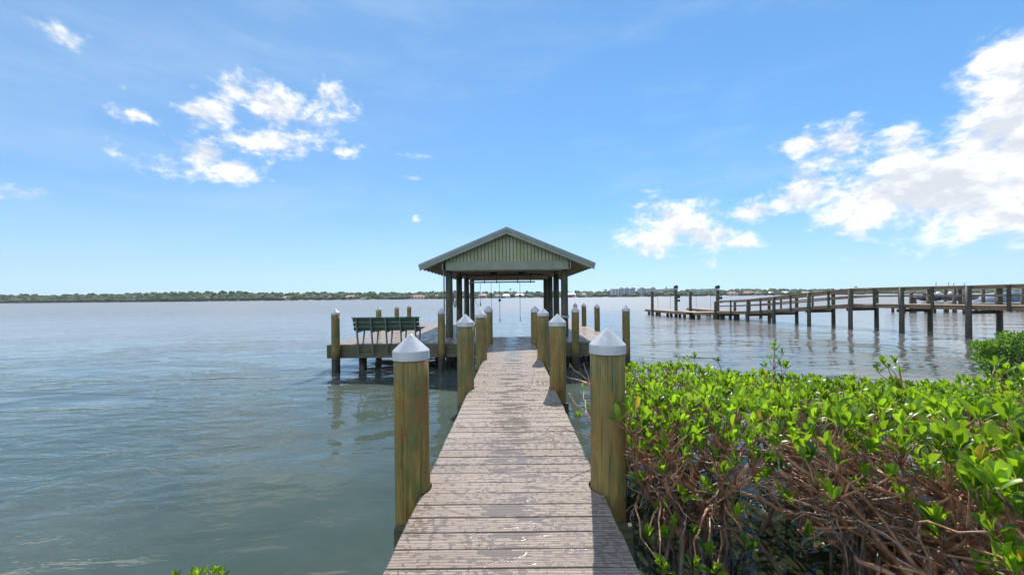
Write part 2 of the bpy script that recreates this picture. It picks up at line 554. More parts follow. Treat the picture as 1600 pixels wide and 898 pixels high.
# ------------------------------------------------------------------ mesh helpers
class MB:
    def __init__(self):
        self.v, self.f, self.s = [], [], []

    def add(self, verts, faces, smooth=False):
        o = len(self.v)
        self.v += [tuple(p) for p in verts]
        self.f += [tuple(i + o for i in f) for f in faces]
        self.s += [smooth] * len(faces)
        return self

    def box(self, c, s, rot=None, ch=0.0):
        hx, hy, hz = s[0] / 2, s[1] / 2, s[2] / 2
        if ch <= 0:
            vs = [Vector((x * hx, y * hy, z * hz)) for z in (-1, 1) for x, y in ((-1, -1), (1, -1), (1, 1), (-1, 1))]
            fs = [(3, 2, 1, 0), (4, 5, 6, 7), (0, 1, 5, 4), (1, 2, 6, 5), (2, 3, 7, 6), (3, 0, 4, 7)]
        else:   # chamfered box: three inset rectangles sharing corners
            vs = []
            for z in (-1, 1):
                for x, y in ((-1, -1), (1, -1), (1, 1), (-1, 1)):
                    vs += [Vector((x * (hx - ch), y * (hy - ch), z * hz)), Vector((x * hx, y * (hy - ch), z * (hz - ch))), Vector((x * (hx - ch), y * hy, z * (hz - ch)))]
            I = lambda c_, k: c_ * 3 + k
            fs = [(I(3, 0), I(2, 0), I(1, 0), I(0, 0)), (I(4, 0), I(5, 0), I(6, 0), I(7, 0)),
                  (I(1, 1), I(2, 1), I(6, 1), I(5, 1)), (I(3, 1), I(0, 1), I(4, 1), I(7, 1)),
                  (I(0, 2), I(1, 2), I(5, 2), I(4, 2)), (I(2, 2), I(3, 2), I(7, 2), I(6, 2))]
            # edges
            fs += [(I(0, 0), I(1, 0), I(1, 2), I(0, 2)), (I(2, 0), I(3, 0), I(3, 2), I(2, 2)), (I(1, 0), I(2, 0), I(2, 1), I(1, 1)), (I(3, 0), I(0, 0), I(0, 1), I(3, 1))]
            fs += [(I(5, 0), I(4, 0), I(4, 2), I(5, 2)), (I(7, 0), I(6, 0), I(6, 2), I(7, 2)), (I(6, 0), I(5, 0), I(5, 1), I(6, 1)), (I(4, 0), I(7, 0), I(7, 1), I(4, 1))]
            fs += [(I(0, 1), I(0, 2), I(4, 2), I(4, 1)), (I(1, 2), I(1, 1), I(5, 1), I(5, 2)), (I(2, 1), I(2, 2), I(6, 2), I(6, 1)), (I(3, 2), I(3, 1), I(7, 1), I(7, 2))]
            for k in range(4):
                fs.append((I(k, 0), I(k, 1), I(k, 2)) if k % 2 else (I(k, 0), I(k, 2), I(k, 1)))
                fs.append((I(k + 4, 0), I(k + 4, 2), I(k + 4, 1)) if k % 2 else (I(k + 4, 0), I(k + 4, 1), I(k + 4, 2)))
        if rot is not None:
            vs = [rot @ p for p in vs]
        c = Vector(c)
        return self.add([p + c for p in vs], fs)

    def beam(self, p0, p1, w_, h_, up=(0, 0, 1), ch=0.0):
        """a board from p0 to p1: width w_ sideways, height h_ along up"""
        p0, p1 = Vector(p0), Vector(p1)
        x = (p1 - p0)
        L = x.length
        x.normalize()
        up = Vector(up)
        y = up.cross(x)
        y.normalize()
        z = x.cross(y)
        rot = Matrix((x, y, z)).transposed()
        return self.box((p0 + p1) / 2, (L, w_, h_), rot, ch)

    def tube(self, pts, rad, sides=8, cap=True):
        pts = [Vector(p) for p in pts]
        if not hasattr(rad, '__len__'):
            rad = [rad] * len(pts)
        o = []
        ref = None
        for i, p in enumerate(pts):
            t = (pts[min(i + 1, len(pts) - 1)] - pts[max(i - 1, 0)])
            if t.length < 1e-9:
                t = Vector((0, 0, 1))
            t.normalize()
            if ref is None:
                ref = Vector((1, 0, 0)) if abs(t.x) < .8 else Vector((0, 1, 0))
            a = (ref - t * ref.dot(t)).normalized()
            ref = a
            b_ = t.cross(a)
            for k in range(sides):
                q = 2 * math.pi * k / sides
                o.append(p + (a * math.cos(q) + b_ * math.sin(q)) * rad[i])
        fs = []
        for i in range(len(pts) - 1):
            for k in range(sides):
                k2 = (k + 1) % sides
                fs.append((i * sides + k, i * sides + k2, (i + 1) * sides + k2, (i + 1) * sides + k))
        self.add(o, fs, True)
        if cap:
            base = len(self.v) - len(o)
            n_ = len(pts)
            self.f.append(tuple(base + k for k in reversed(range(sides))))
            self.f.append(tuple(base + (n_ - 1) * sides + k for k in range(sides)))
            self.s += [False, False]
        return self

    def lathe(self, prof, c=(0, 0, 0), sides=24, smooth=True):
        """prof: list of (r, z)"""
        c = Vector(c)
        o, fs = [], []
        for (r, z) in prof:
            for k in range(sides):
                q = 2 * math.pi * k / sides
                o.append(c + Vector((r * math.cos(q), r * math.sin(q), z)))
        for i in range(len(prof) - 1):
            for k in range(sides):
                k2 = (k + 1) % sides
                fs.append((i * sides + k, i * sides + k2, (i + 1) * sides + k2, (i + 1) * sides + k))
        return self.add(o, fs, smooth)

    def prism(self, outline, d0, d1, axis='Y'):
        """outline (x, z) extruded along Y from d0 to d1"""
        n_ = len(outline)
        vs = [Vector((x, d0, z)) for x, z in outline] + [Vector((x, d1, z)) for x, z in outline]
        fs = [tuple(range(n_)), tuple(reversed(range(n_, 2 * n_)))]
        for i in range(n_):
            j = (i + 1) % n_
            fs.append((i, i + n_, j + n_, j))
        return self.add(vs, fs)

    def build(self, name, mat, parent=None, loc=None, recalc=True):
        me = bpy.data.meshes.new(name)
        me.from_pydata(self.v, [], self.f)
        me.materials.append(mat)
        me.polygons.foreach_set('use_smooth', self.s)
        if recalc:
            import bmesh
            bm = bmesh.new()
            bm.from_mesh(me)
            bmesh.ops.recalc_face_normals(bm, faces=bm.faces)
            bm.to_mesh(me)
            bm.free()
        me.update()
        o = bpy.data.objects.new(name, me)
        COL.objects.link(o)
        if parent:
            o.parent = parent
        if loc is not None:
            o.location = loc
        return o


def tag(o, label=None, cat=None, group=None, kind=None):
    if label:
        o['label'] = label
    if cat:
        o['category'] = cat
    if group:
        o['group'] = group
    if kind:
        o['kind'] = kind
    return o


def empty(name, loc=(0, 0, 0), rz=0.0):
    o = bpy.data.objects.new(name, None)
    o.empty_display_size = .2
    COL.objects.link(o)
    o.location = loc
    o.rotation_euler = (0, 0, rz)
    return o


def copy_tree(o, parent=None):
    c = o.copy()
    COL.objects.link(c)
    if parent:
        c.parent = parent
    for ch in list(o.children):
        copy_tree(ch, c)
    return c


# ------------------------------------------------------------------ water
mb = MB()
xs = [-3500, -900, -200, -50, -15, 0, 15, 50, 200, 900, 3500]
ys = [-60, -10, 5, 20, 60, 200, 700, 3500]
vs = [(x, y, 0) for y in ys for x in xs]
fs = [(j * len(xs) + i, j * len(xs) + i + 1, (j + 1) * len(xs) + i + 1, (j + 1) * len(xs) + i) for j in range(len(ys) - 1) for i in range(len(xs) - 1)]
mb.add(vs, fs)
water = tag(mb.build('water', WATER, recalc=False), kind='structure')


# ------------------------------------------------------------------ piles with white caps
def pile_mesh(r=.118, top=1.70, bottom=-1.2, seed=0):
    mb = MB()
    rr = random.Random(seed)
    prof = []
    for i in range(14):
        z = bottom + (top - bottom) * i / 13
        prof.append((r * (1 + .035 * (1 - i / 13)) * (1 + rr.uniform(-.008, .008)), z))
    prof.append((r * .97, top))
    prof.append((.001, top + .001))
    mb.lathe(prof, sides=28)
    return mb


def cap_mesh(r=.125, z=1.70, h=.115, skirt=.058):
    mb = MB()
    mb.lathe([(r * .96, z - skirt + .001), (r * 1.012, z - skirt), (r * 1.012, z - skirt + .004), (r, z - .002)], sides=32)
    mb.lathe([(r, z - .002), (r * .985, z + .004)], sides=32, smooth=False)
    mb.lathe([(r * .985, z + .004), (r * .76, z + h * .27), (r * .48, z + h * .56), (r * .22, z + h * .83), (r * .11, z + h * .95), (r * .04, z + h), (.0005, z + h + .001)], sides=32)
    return mb


def piling(parent, X, Y, apex, r=.118, label=None):
    """a driven pile with its cap; apex = height of the cap's point"""
    top = apex - .115
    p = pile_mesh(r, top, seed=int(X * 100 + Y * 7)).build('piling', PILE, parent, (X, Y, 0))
    c = cap_mesh(r + .007, top).build('cap', CAPM, p)
    p.rotation_euler = (random.uniform(-.006, .006), random.uniform(-.006, .006), random.uniform(0, 6.28))
    if label:
        p['label'] = label
    return p


# ------------------------------------------------------------------ walkway
walk = tag(empty('walkway', (0, 0, 0)), 'narrow boardwalk of pinkish grey wet planks between two rows of white capped piles', 'walkway')
XL, XR = -.632, .592
PITCH = .145
posts = []
for (x, y, Y) in ((643, 521.5, 2.67), (726.5, 491, 5.55), (751.6, 483, 8.1), (763, 477.5, 10.75), (946.5, 512, 2.67), (870.5, 490.5, 5.55), (847.5, 480.5, 8.1), (835.7, 478, 10.75)):
    p = at(x, y, Y)
    posts.append((p.x, Y, p.z))
mb = MB()
k = 0
y = 1.0
while y < 12.55:
    near = [q for q in posts if abs(q[1] - (y + PITCH / 2)) < .118 + PITCH / 2]
    l, r_ = XL, XR
    l += random.uniform(-.004, .004)
    r_ += random.uniform(-.004, .004)
    zt = DECK + random.uniform(-.0015, .0015)
    if not near:
        mb.box(((l + r_) / 2, y + PITCH / 2, zt - .0125), (r_ - l, PITCH - .008, .025), ch=.003)
    else:              # boards scribed round the piles
        y0_, y1_ = y + .004, y + PITCH - .004
        Ls, Rs = [], []
        for j in range(9):
            yy = y0_ + (y1_ - y0_) * j / 8
            li, ri = l, r_
            for q in near:
                d_ = abs(yy - q[1])
                if d_ < .15:
                    half = math.sqrt(.15 ** 2 - d_ ** 2) - .022
                    if q[0] < 0:
                        li = max(li, q[0] + half)
                    else:
                        ri = min(ri, q[0] - half)
            Ls.append((li, yy))
            Rs.append((ri, yy))
        vs = [(px_, py_, z_) for z_ in (zt, zt - .025) for px_, py_ in Ls + Rs]
        fs = [(j, j + 9, j + 10, j + 1) for j in range(8)] + [(18 + j, 18 + j + 1, 18 + j + 10, 18 + j + 9) for j in range(8)]
        fs += [(j, j + 1, j + 19, j + 18) for j in range(8)] + [(9 + j, 27 + j, 28 + j, 10 + j) for j in range(8)]
        fs += [(0, 18, 27, 9), (8, 17, 35, 26)]
        mb.add(vs, fs)
    y += PITCH
mb.build('deck_boards', DECKM, walk)
for s in (-.50, 0, .46):
    MB().beam((s, .8, DECK - .125), (s, 12.5, DECK - .125), .05, .19).build('joist', FRAMEY, walk)
for s, xx in ((-1, XL + .035), (1, XR - .035)):
    MB().beam((xx, .8, DECK - .12), (xx, 10.4, DECK - .12), .045, .18).build('edge_beam', FRAMEY, walk)
for i, Y in enumerate((2.67, 5.55, 8.1, 10.75)):
    for dY in ((-.145), (.145)):
        MB().beam((-.79, Y + dY, DECK - .30), (.77, Y + dY, DECK - .30), .045, .235, ch=.004).build('cross_beam', FRAMEW, walk)
for q in posts:
    piling(walk, *q)

# ------------------------------------------------------------------ platform
plat = tag(empty('dock_platform'), 'wide wooden boat dock round an open slip under the green gabled roof', 'dock')
PF = 11.0            # front edge
PB = 20.2
PL, PR = -5.28, 3.24
SL, SR = -1.86, 1.52   # slip opening
HEADY = 12.55


def boards_run_y(mb, x0, x1, y0, y1):
    x = x0
    while x < x1 - .02:
        wd = min(PITCH, x1 - x)
        # boards butt every 3.6 m
        yy = y0
        off = random.choice((2.4, 3.6, 3.0))
        while yy < y1 - .01:
            e = min(y1, yy + off)
            mb.box((x + wd / 2, (yy + e) / 2, DECK - .0125 + random.uniform(-.0015, .0015)), (wd - .008, e - yy - .004, .025))
            yy = e
            off = 3.6
        x += PITCH


for args in ((PL, SL, PF, PB), (SR, PR, PF, PB), (SL + .003, XL - .004, PF, HEADY), (XR + .004, SR - .003, PF, HEADY)):
    mb = MB()
    boards_run_y(mb, *args)
    mb.build('deck_boards', DECKP, plat)
# rim boards, two high at the front
for (a, b_) in (((PL - .03, PF - .025), (XL - .01, PF - .025)), ((XR + .01, PF - .025), (PR + .03, PF - .025))):
    MB().beam((a[0], a[1], DECK - .11), (b_[0], b_[1], DECK - .11), .045, .19, ch=.004).build('rim_board', FRAMEW, plat)
    MB().beam((a[0], a[1] + .004, DECK - .298), (b_[0], b_[1] + .004, DECK - .298), .045, .18, ch=.004).build('rim_board', FRAMEW, plat)
for xx in (PL - .0255, SL - .05, SR + .05, PR + .0255):
    y0_ = PF if xx in (PL - .0255, PR + .0255) else HEADY
    MB().beam((xx, y0_, DECK - .145), (xx, PB, DECK - .145), .045, .24).build('rim_board', FRAMEY, plat)
for (x0, x1) in ((PL, SL - .08), (SR + .08, PR)):
    MB().beam((x0, PB + .025, DECK - .145), (x1, PB + .025, DECK - .145), .045, .24).build('rim_board', FRAMEW, plat)
MB().beam((SL, HEADY + .025, DECK - .12), (SR, HEADY + .025, DECK - .12), .045, .20).build('rim_board', FRAMEW, plat)
for Y in (12.4, 13.8, 15.2, 16.6, 18.0, 19.4):
    for (x0, x1) in ((PL + .02, SL - .1), (SR + .1, PR - .02)):
        MB().beam((x0, Y, DECK - .17), (x1, Y, DECK - .17), .05, .22).build('joist', FRAMEW, plat)
# edge piles
for (x, y, Y, r_) in ((524, 482, 10.85, .112), (689.3, 480.5, 10.85, .098), (898.5, 478, 10.85, .105), (978, 476.3, 10.95, .105),
                      (591.7, 478.6, 15.4, .105), (620, 476.3, 17.7, .10), (639, 475.2, 20.2, .11),
                      (899, 472.5, 20.3, .10), (912.5, 473.2, 17.4, .105), (933, 474.3, 14.9, .105)):
    p = at(x, y, Y)
    piling(plat, p.x, Y, p.z, r_)
# hidden support piles under the deck (their feet show above the water)
for (x, Y) in ((-4.4, 11.25), (-3.3, 11.6), (-1.55, 11.3), (-.62, 12.3), (.6, 12.3), (2.3, 11.4), (-4.9, 14), (-2.6, 14), (2.2, 14.2), (-2.6, 17), (-4.9, 17), (2.2, 17.4), (-3.9, 19.9), (2.2, 19.9)):
    MB().lathe([(.115, -1.2), (.11, DECK - .06), (.001, DECK - .055)], sides=18).build('piling', PILE, plat, (x, Y, 0))

# ------------------------------------------------------------------ boathouse
house = tag(empty('boathouse'), 'sage green gabled roof on eight dark posts over the boat slip', 'boathouse')
RX = -.17
G0, G1 = 12.22, 20.4
HALF = 2.77
RIDGE = EYE + 2.21
PIT = 1.15 / 2.77
rz = lambda x: RIDGE - abs(x - RX) * PIT
# roof skin
mb = MB()
T = .05
mb.prism([(RX - HALF - .02, rz(RX - HALF - .02)), (RX, RIDGE), (RX + HALF + .02, rz(RX + HALF + .02)), (RX + HALF + .02, rz(RX + HALF + .02) - T), (RX, RIDGE - T), (RX - HALF - .02, rz(RX - HALF - .02) - T)], G0 - .02, G1 + .02)
roof = mb.build('roof', ROOFM, house)
mb = MB()
for sgn in (-1, 1):     # seams of the metal sheets
    yy = G0 + .3
    while yy < G1:
        mb.beam((RX + sgn * .06, yy, RIDGE - .06 * PIT + .010), (RX + sgn * (HALF + .01), yy, RIDGE - (HALF + .01) * PIT + .010), .03, .03)
        yy += .41
mb.prism([(RX - .14, rz(RX - .14) + .006), (RX, RIDGE + .012), (RX + .14, rz(RX + .14) + .006)], G0 + .01, G1 - .01)
mb.build('seams', ROOFM, roof)
for yy, dd in ((G0, -1), (G1, 1)):
    mb1, mb2 = MB(), MB()
    for sgn in (-1, 1):
        xe = RX + sgn * HALF
        # upper metal drip edge, lower painted rake board
        def strip(mbx, t0, t1, y_in, y_out, xe_):
            a = [(RX, RIDGE - t0), (xe_, rz(xe_) - t0), (xe_, rz(xe_) - t1), (RX, RIDGE - t1)]
            mbx.prism(a, y_in, y_out)
        strip(mb1, .006, .10, yy + dd * .022, yy + dd * .062, xe + sgn * .03)
        strip(mb2, .10, .225, yy + dd * .024, yy + dd * .048, xe)
    mb1.build('drip_edge', DRIP, roof)
    mb2.build('rake_board', SAGEG, roof)
for sgn in (-1, 1):
    xe = RX + sgn * HALF
    MB().beam((xe, G0 - .02, rz(xe) - .10), (xe, G1 + .02, rz(xe) - .10), .03, .10).build('eave_board', SAGEG, roof)
# sheathing and rafters seen from below
mb = MB()
mb.prism([(RX - HALF + .02, rz(RX - HALF) - T - .003), (RX, RIDGE - T - .003), (RX + HALF - .02, rz(RX + HALF) - T - .003), (RX + HALF - .02, rz(RX + HALF) - T - .02), (RX, RIDGE - T - .02), (RX - HALF + .02, rz(RX - HALF) - T - .02)], G0 + .02, G1 - .02)
mb.build('sheathing', SHEATH, roof)
yy = G0 + .36
while yy < G1 - .1:
    mb = MB()
    for sgn in (-1, 1):
        mb.beam((RX + sgn * .02, yy, RIDGE - .155), (RX + sgn * (HALF - .03), yy, RIDGE - .155 - (HALF - .05) * PIT), .04, .14)
    mb.build('rafter', RAFT, roof)
    yy += .61
# gable walls: vertical grooved boards plus a plain band
GB = DECK + 2.18
PIT_B = .115
GROOVE_SHADE = simple('groove_shade', (.15, .17, .105), .8)  # shade in the siding grooves, painted in as darker strips
for yg, dd in ((12.42, -1), (20.1, 1)):
    xa, xb = RX - 1.98, RX + 1.98
    mb = MB()
    x = xa
    while x < xb - .01:
        x2 = min(x + PIT_B, xb)
        g = .03
        for (p0, p1, dep) in ((x + g / 2, x2 - g / 2, 0.0), (x2 - g / 2, x2 + g / 2, -.02)):
            if p0 < RX < p1:
                ol = [(p0, GB + .25), (p1, GB + .25), (p1, rz(p1) - .09), (RX, RIDGE - .09), (p0, rz(p0) - .09)]
            else:
                ol = [(p0, GB + .25), (p1, GB + .25), (p1, rz(p1) - .09), (p0, rz(p0) - .09)]
            mb.prism(ol, yg - dd * (-dep), yg - dd * .05)
        x = x2
    gw = mb.build('gable_wall', SAGE, house)
    mb = MB()
    x = xa + PIT_B
    while x < xb - .03:
        zt_ = min(rz(x - .016), rz(x + .016)) - .10
        mb.box((x - .0, yg - dd * .012, (GB + .25 + zt_) / 2), (.022, .004, zt_ - GB - .25))
        x += PIT_B
    mb.build('groove_shade_strip', GROOVE_SHADE, gw)
    MB().beam((xa, yg + dd * .003, GB + .13), (xb, yg + dd * .003, GB + .13), .05, .262, ch=.004).build('gable_band', SAGEG, house)
# eave beams along both post rows and cross ties
for xx in (-2.08, 1.70):
    MB().beam((xx, 12.46, GB + .12), (xx, 20.08, GB + .12), .09, .24).build('side_beam', FRAMEY, house)
    o_ = -.16 if xx < 0 else .16
    MB().beam((xx + o_, 12.30, GB + .17), (xx + o_, 20.2, GB + .17), .03, .30).build('side_fascia', SAGEG, house)
for yy in (12.56, 15.0, 17.4, 19.8):
    MB().beam((-2.0, yy + .07, GB + .06), (1.62, yy + .07, GB + .06), .05, .18).build('tie_beam', RAFT, house)
    MB().beam((-2.0, yy - .07, GB + .06), (1.62, yy - .07, GB + .06), .05, .18).build('tie_beam', RAFT, house)
pm = None
for yy in (12.62, 15.0, 17.4, 19.8):
    for xx in (-2.08, 1.70):
        if pm is None:
            mb = MB()
            mb.lathe([(.122, -1.2), (.12, DECK), (.112, GB + .10), (.001, GB + .101)], sides=24)
            pm = mb.build('post', POSTG, house, (xx, yy, 0))
            o = pm
        else:
            o = pm.copy()
            COL.objects.link(o)
            o.location = (xx, yy, 0)
        o.rotation_euler = (0, 0, random.uniform(0, 6.28))

# ------------------------------------------------------------------ boat lift under the roof
lift = tag(empty('boat_lift'), 'overhead boat lift pipes with dangling cables and hooks under the green roof', 'boat lift')
PZ = at(780, 440.7, 15.6).z
MB().tube([(at(733, 440, 15.6).x, 15.6, PZ), (at(836, 440, 15.6).x, 15.6, PZ)], .027, 10).build('pipe', GALV, lift)
MB().tube([(-1.95, 14.2, GB - .06), (-1.95 + 3.1, 14.2, GB - .06)], .03, 10).build('pipe', DARKM, lift)
for x in (757, 776, 809, 829):
    p = at(x, 441, 15.6)
    mb = MB()
    mb.box((p.x, 15.6, PZ + .01), (.035, .08, .11))
    mb.tube([(p.x, 15.6, PZ + .05), (p.x, 15.6, GB + .02)], .008, 6)
    mb.build('hanger', DARKM, lift)
for x, Y in ((769.5, 14.2), (813.5, 14.2)):
    p = at(x, 427, 14.2)
    mb = MB()
    mb.tube([(p.x - .09, Y, GB - .02), (p.x + .09, Y, GB - .02)], .06, 12)
    mb.box((p.x + .13, Y, GB - .02), (.09, .14, .14), ch=.01)
    mb.build('motor', DARKM, lift)
for (x, Y, yb, pul, hook) in ((780.5, 15.6, 499, 469, True), (812.3, 15.6, 498, 462, True), (750.3, 15.6, 478, 476, False), (767.3, 15.6, 500, 462, False)):
    top = at(x, 441, Y)
    bot = at(x, yb, Y)
    cb = MB().tube([(top.x, Y, PZ), (top.x, Y, bot.z)], .008, 6).build('cable', DARKM, lift)
    pz = at(x, pul, Y).z
    mb = MB()
    mb.tube([(top.x, Y - .02, pz), (top.x, Y + .02, pz)], .055 if hook else .035, 14)
    mb.box((top.x, Y, pz + .03), (.03, .06, .12))
    mb.build('pulley', BLACK, cb)
    if hook:
        mb = MB()
        c = Vector((top.x, Y, bot.z - .045))
        mb.tube([c + Vector((0, 0, .05)), c + Vector((.0, 0, .02))] + [c + Vector((.035 * math.cos(a), 0, .035 * math.sin(a) - .01)) for a in [R(90 - 30 * q) for q in range(9)]], .011, 7)
        mb.box(c + Vector((0, 0, .06)), (.035, .03, .05))
        mb.build('hook', DARKM, cb)
# slack line from the left rear post
a, b_ = at(733, 441, 17.2), at(748, 480, 16.0)
pts = [a.lerp(b_, t) - Vector((0, 0, .10 * math.sin(math.pi * t))) for t in [i / 10 for i in range(11)]]
MB().tube(pts, .008, 6).build('slack_cable', DARKM, lift)

# rope bundle on the second left post; white line round the right front post
mb = MB()
base = at(712.5, 455, 14.86)
for k in range(7):
    a0 = k * .9
    pts = []
    ln = .55 + .12 * math.sin(k * 2.1)
    for i in range(17):
        t = i / 16 * 2 * math.pi
        pts.append(Vector((base.x - .05 + .055 * math.sin(t) + .015 * math.sin(a0), 14.86 - .02 + .02 * math.cos(a0 + t), base.z - ln * .5 * (1 - math.cos(t)) + .02 * k % .05)))
    mb.tube(pts, .012, 6, cap=False)
tag(mb.build('rope_coil', ROPE), 'pale rope coil hanging on the second post from the front on the left', 'rope')
mb = MB()
c = at(881, 495.5, 12.62)
for dz in (0, .022, .045):
    mb.tube([Vector((1.70 + .135 * math.cos(t), 12.62 + .135 * math.sin(t), c.z + dz + .01 * math.sin(t * 2))) for t in [i / 20 * 2 * math.pi for i in range(21)]], .011, 6, cap=False)
tag(mb.build('mooring_rope', ROPE), 'white rope tied round the right front boathouse post', 'rope')
# pale downpipe on the gable's left front post
mb = MB()
mb.tube([(-2.245, 12.60, DECK), (-2.245, 12.60, GB + .02), (-2.30, 12.52, GB + .12)], .022, 8)
tag(mb.build('conduit', GALV), 'grey conduit pipe running up beside the left front boathouse post', 'pipe')

# ------------------------------------------------------------------ bench
bench = tag(empty('bench', (-3.56, 11.0, DECK)), 'dark green slatted bench facing the water on the left of the dock', 'bench')
bx = [-.82 + .41 * i for i in range(5)]
ztop, zbot = .76, .395
lean = lambda z: -.08 - .40 * (z - .1) * .75     # y of the back's plane: leans out over the edge towards the walkway
for x in bx:
    MB().beam((x, -.085, -.26), (x, lean(.75), .75), .035, .055, up=(0, 1, 0), ch=.003).build('back_support', BENCHM, bench)
    MB().beam((x + .01, .33, .40), (x + .01, .22, 0), .035, .045, up=(0, 1, 0)).build('leg', BENCHM, bench)
    MB().beam((x + .01, .42, .40), (x + .01, -.15, .37), .035, .05).build('seat_support', BENCHM, bench)
for z in (.45, .575, .70):
    yl = lean(z) + .04
    mb = MB()
    mb.beam((-.93, yl, z), (.93, yl, z), .022, .112, up=(0, -.3, 1), ch=.004)
    mb.build('back_slat', BENCHG, bench)
mb = MB()
mb.beam((-.95, lean(.765) + .03, .772), (.95, lean(.765) + .03, .772), .09, .022, ch=.004)
mb.build('top_rail', BENCHG, bench)
for z in (.512, .638):
    MB().beam((-.86, lean(z) + .018, z), (.86, lean(z) + .018, z), .012, .018).build('back_rail', BENCHM, bench)
for i, yy in enumerate((-.08, .06, .20, .34, .46)):
    MB().beam((-.93, yy, .415 + .012 * i * .4), (.93, yy, .415 + .012 * i * .4), .12, .025, ch=.004).build('seat_slat', BENCHG, bench)

# ------------------------------------------------------------------ neighbour's pier
pier = tag(empty('neighbour_pier'), 'long brown railed pier stepping down to a low float across the water on the right', 'pier')
# near line of piles: x, Y on plan, deck height
PP = [(1640, 455.2, 14.9, 1.5), (1518.5, 0, 17.4, 1.46), (1413.5, 0, 19.9, 1.46), (1333, 0, 22.4, 1.44), (1268, 0, 24.6, 1.24), (1213, 0, 27.0, .98), (1172, 0, 29.3, .78), (1121, 0, 32.6, .62)]
pts = []
for (x, _, Y, dz) in PP:
    pts.append(Vector((at(x, 480, Y).x, Y, dz)))
ext = pts[1] + (pts[1] - pts[2]) * 3.2
ext.z = 1.5
pts[0] = pts[1] + (pts[1] - pts[2]) * 1.0
pts[0].z = 1.48
pts = [ext, pts[1] + (pts[1] - pts[2]) * 2.1 + Vector((0, 0, .03))] + pts
dirv = (pts[3] - pts[4])
dirv.z = 0
dirv.normalize()
side = Vector((-dirv.y, dirv.x, 0))
if side.x < 0:
    side = -side
WD = 1.5
for i in range(len(pts) - 1):
    a, b_ = pts[i], pts[i + 1]
    L = (b_ - a).length
    nb = int(L / .15)
    mb = MB()
    c_ = side * WD / 2
    for k in range(nb):
        p = a.lerp(b_, (k + .5) / nb) + c_
        mb.beam(p - side * (WD / 2 + .04), p + side * (WD / 2 + .04), L / nb - .008, .035)
    mb.build('decking', NWOODY, pier)
    for o_ in (-.02, WD + .02):
        MB().beam(a + side * o_ - Vector((0, 0, .13)), b_ + side * o_ - Vector((0, 0, .105)), .05, .15).build('stringer', NWOOD, pier)
    for o_ in (-.09, WD + .09):
        hh = .90
        MB().beam(a + side * o_ + Vector((0, 0, hh)), b_ + side * o_ + Vector((0, 0, hh)), .14, .038).build('top_rail', NWOODY, pier)
        MB().beam(a + side * (o_ * .98) + Vector((0, 0, hh - .085)), b_ + side * (o_ * .98) + Vector((0, 0, hh - .085)), .035, .11).build('top_rail', NWOOD, pier)
        MB().beam(a + side * o_ + Vector((0, 0, .45)), b_ + side * o_ + Vector((0, 0, .45)), .035, .085).build('middle_rail', NWOOD, pier)
    for o_ in (-.14, WD + .14):
        pm_ = a.lerp(b_, .52) + side * o_
        MB().beam(pm_ + Vector((0, 0, -.22)), pm_ + Vector((0, 0, .88)), .09, .09, up=(1, 0, 0)).build('rail_post', NPILE, pier)
for i, p in enumerate(pts):
    tz = p.z + (.88 if i < len(pts) - 1 else .86)
    for o_ in (-.20, WD + .20):
        q = p + side * o_
        MB().lathe([(.115, -1.2), (.108, .4), (.10, tz), (.001, tz + .001)], sides=16).build('piling', NPILE, pier, (q.x, q.y, 0))
    MB().beam(p - side * .30 - Vector((0, 0, .31)) - dirv * .13, p + side * (WD + .30) - Vector((0, 0, .31)) - dirv * .13, .05, .16).build('cross_beam', NPILE, pier)


def floor_strip(name, a, b_, wd, z, parent, posts_z=True):
    a, b_ = Vector((*a, z)), Vector((*b_, z))
    d = (b_ - a)
    L = d.length
    d.normalize()
    s_ = Vector((-d.y, d.x, 0))
    mb = MB()
    nb = int(L / .15)
    for k in range(nb):
        p = a + d * (k + .5) * L / nb
        mb.beam(p - s_ * wd / 2, p + s_ * wd / 2, L / nb - .008, .035)
    mb.build('decking', NWOODY, parent)
    for o_ in (-wd / 2, wd / 2):
        MB().beam(a + s_ * o_ * .99 - Vector((0, 0, .12)), b_ + s_ * o_ * .99 - Vector((0, 0, .12)), .05, .2).build('rim_board', NWOOD, parent)
    k = .6
    while k < L:
        p = a + d * k
        for o_ in (-wd * .36, wd * .36):
            q = p + s_ * o_
            MB().lathe([(.13, -1), (.13, z - .05), (.001, z - .045)], sides=12).build('piling', NPILE, parent, (q.x, q.y, 0))
        k += 2.3


A = at(1010, 484, 41); B = at(1076, 487, 33.6)
floor_strip('finger', (A.x + .6, 41.5), (B.x + .3, 33.4), 1.2, .56, pier)
floor_strip('cross', (B.x - .3, 33.0), (22.5, 34.2), 1.5, .57, pier)
floor_strip('finger', (at(1084, 480, 42).x, 42.5), (at(1120, 480, 35).x + .8, 34.6), 1.1, .60, pier)
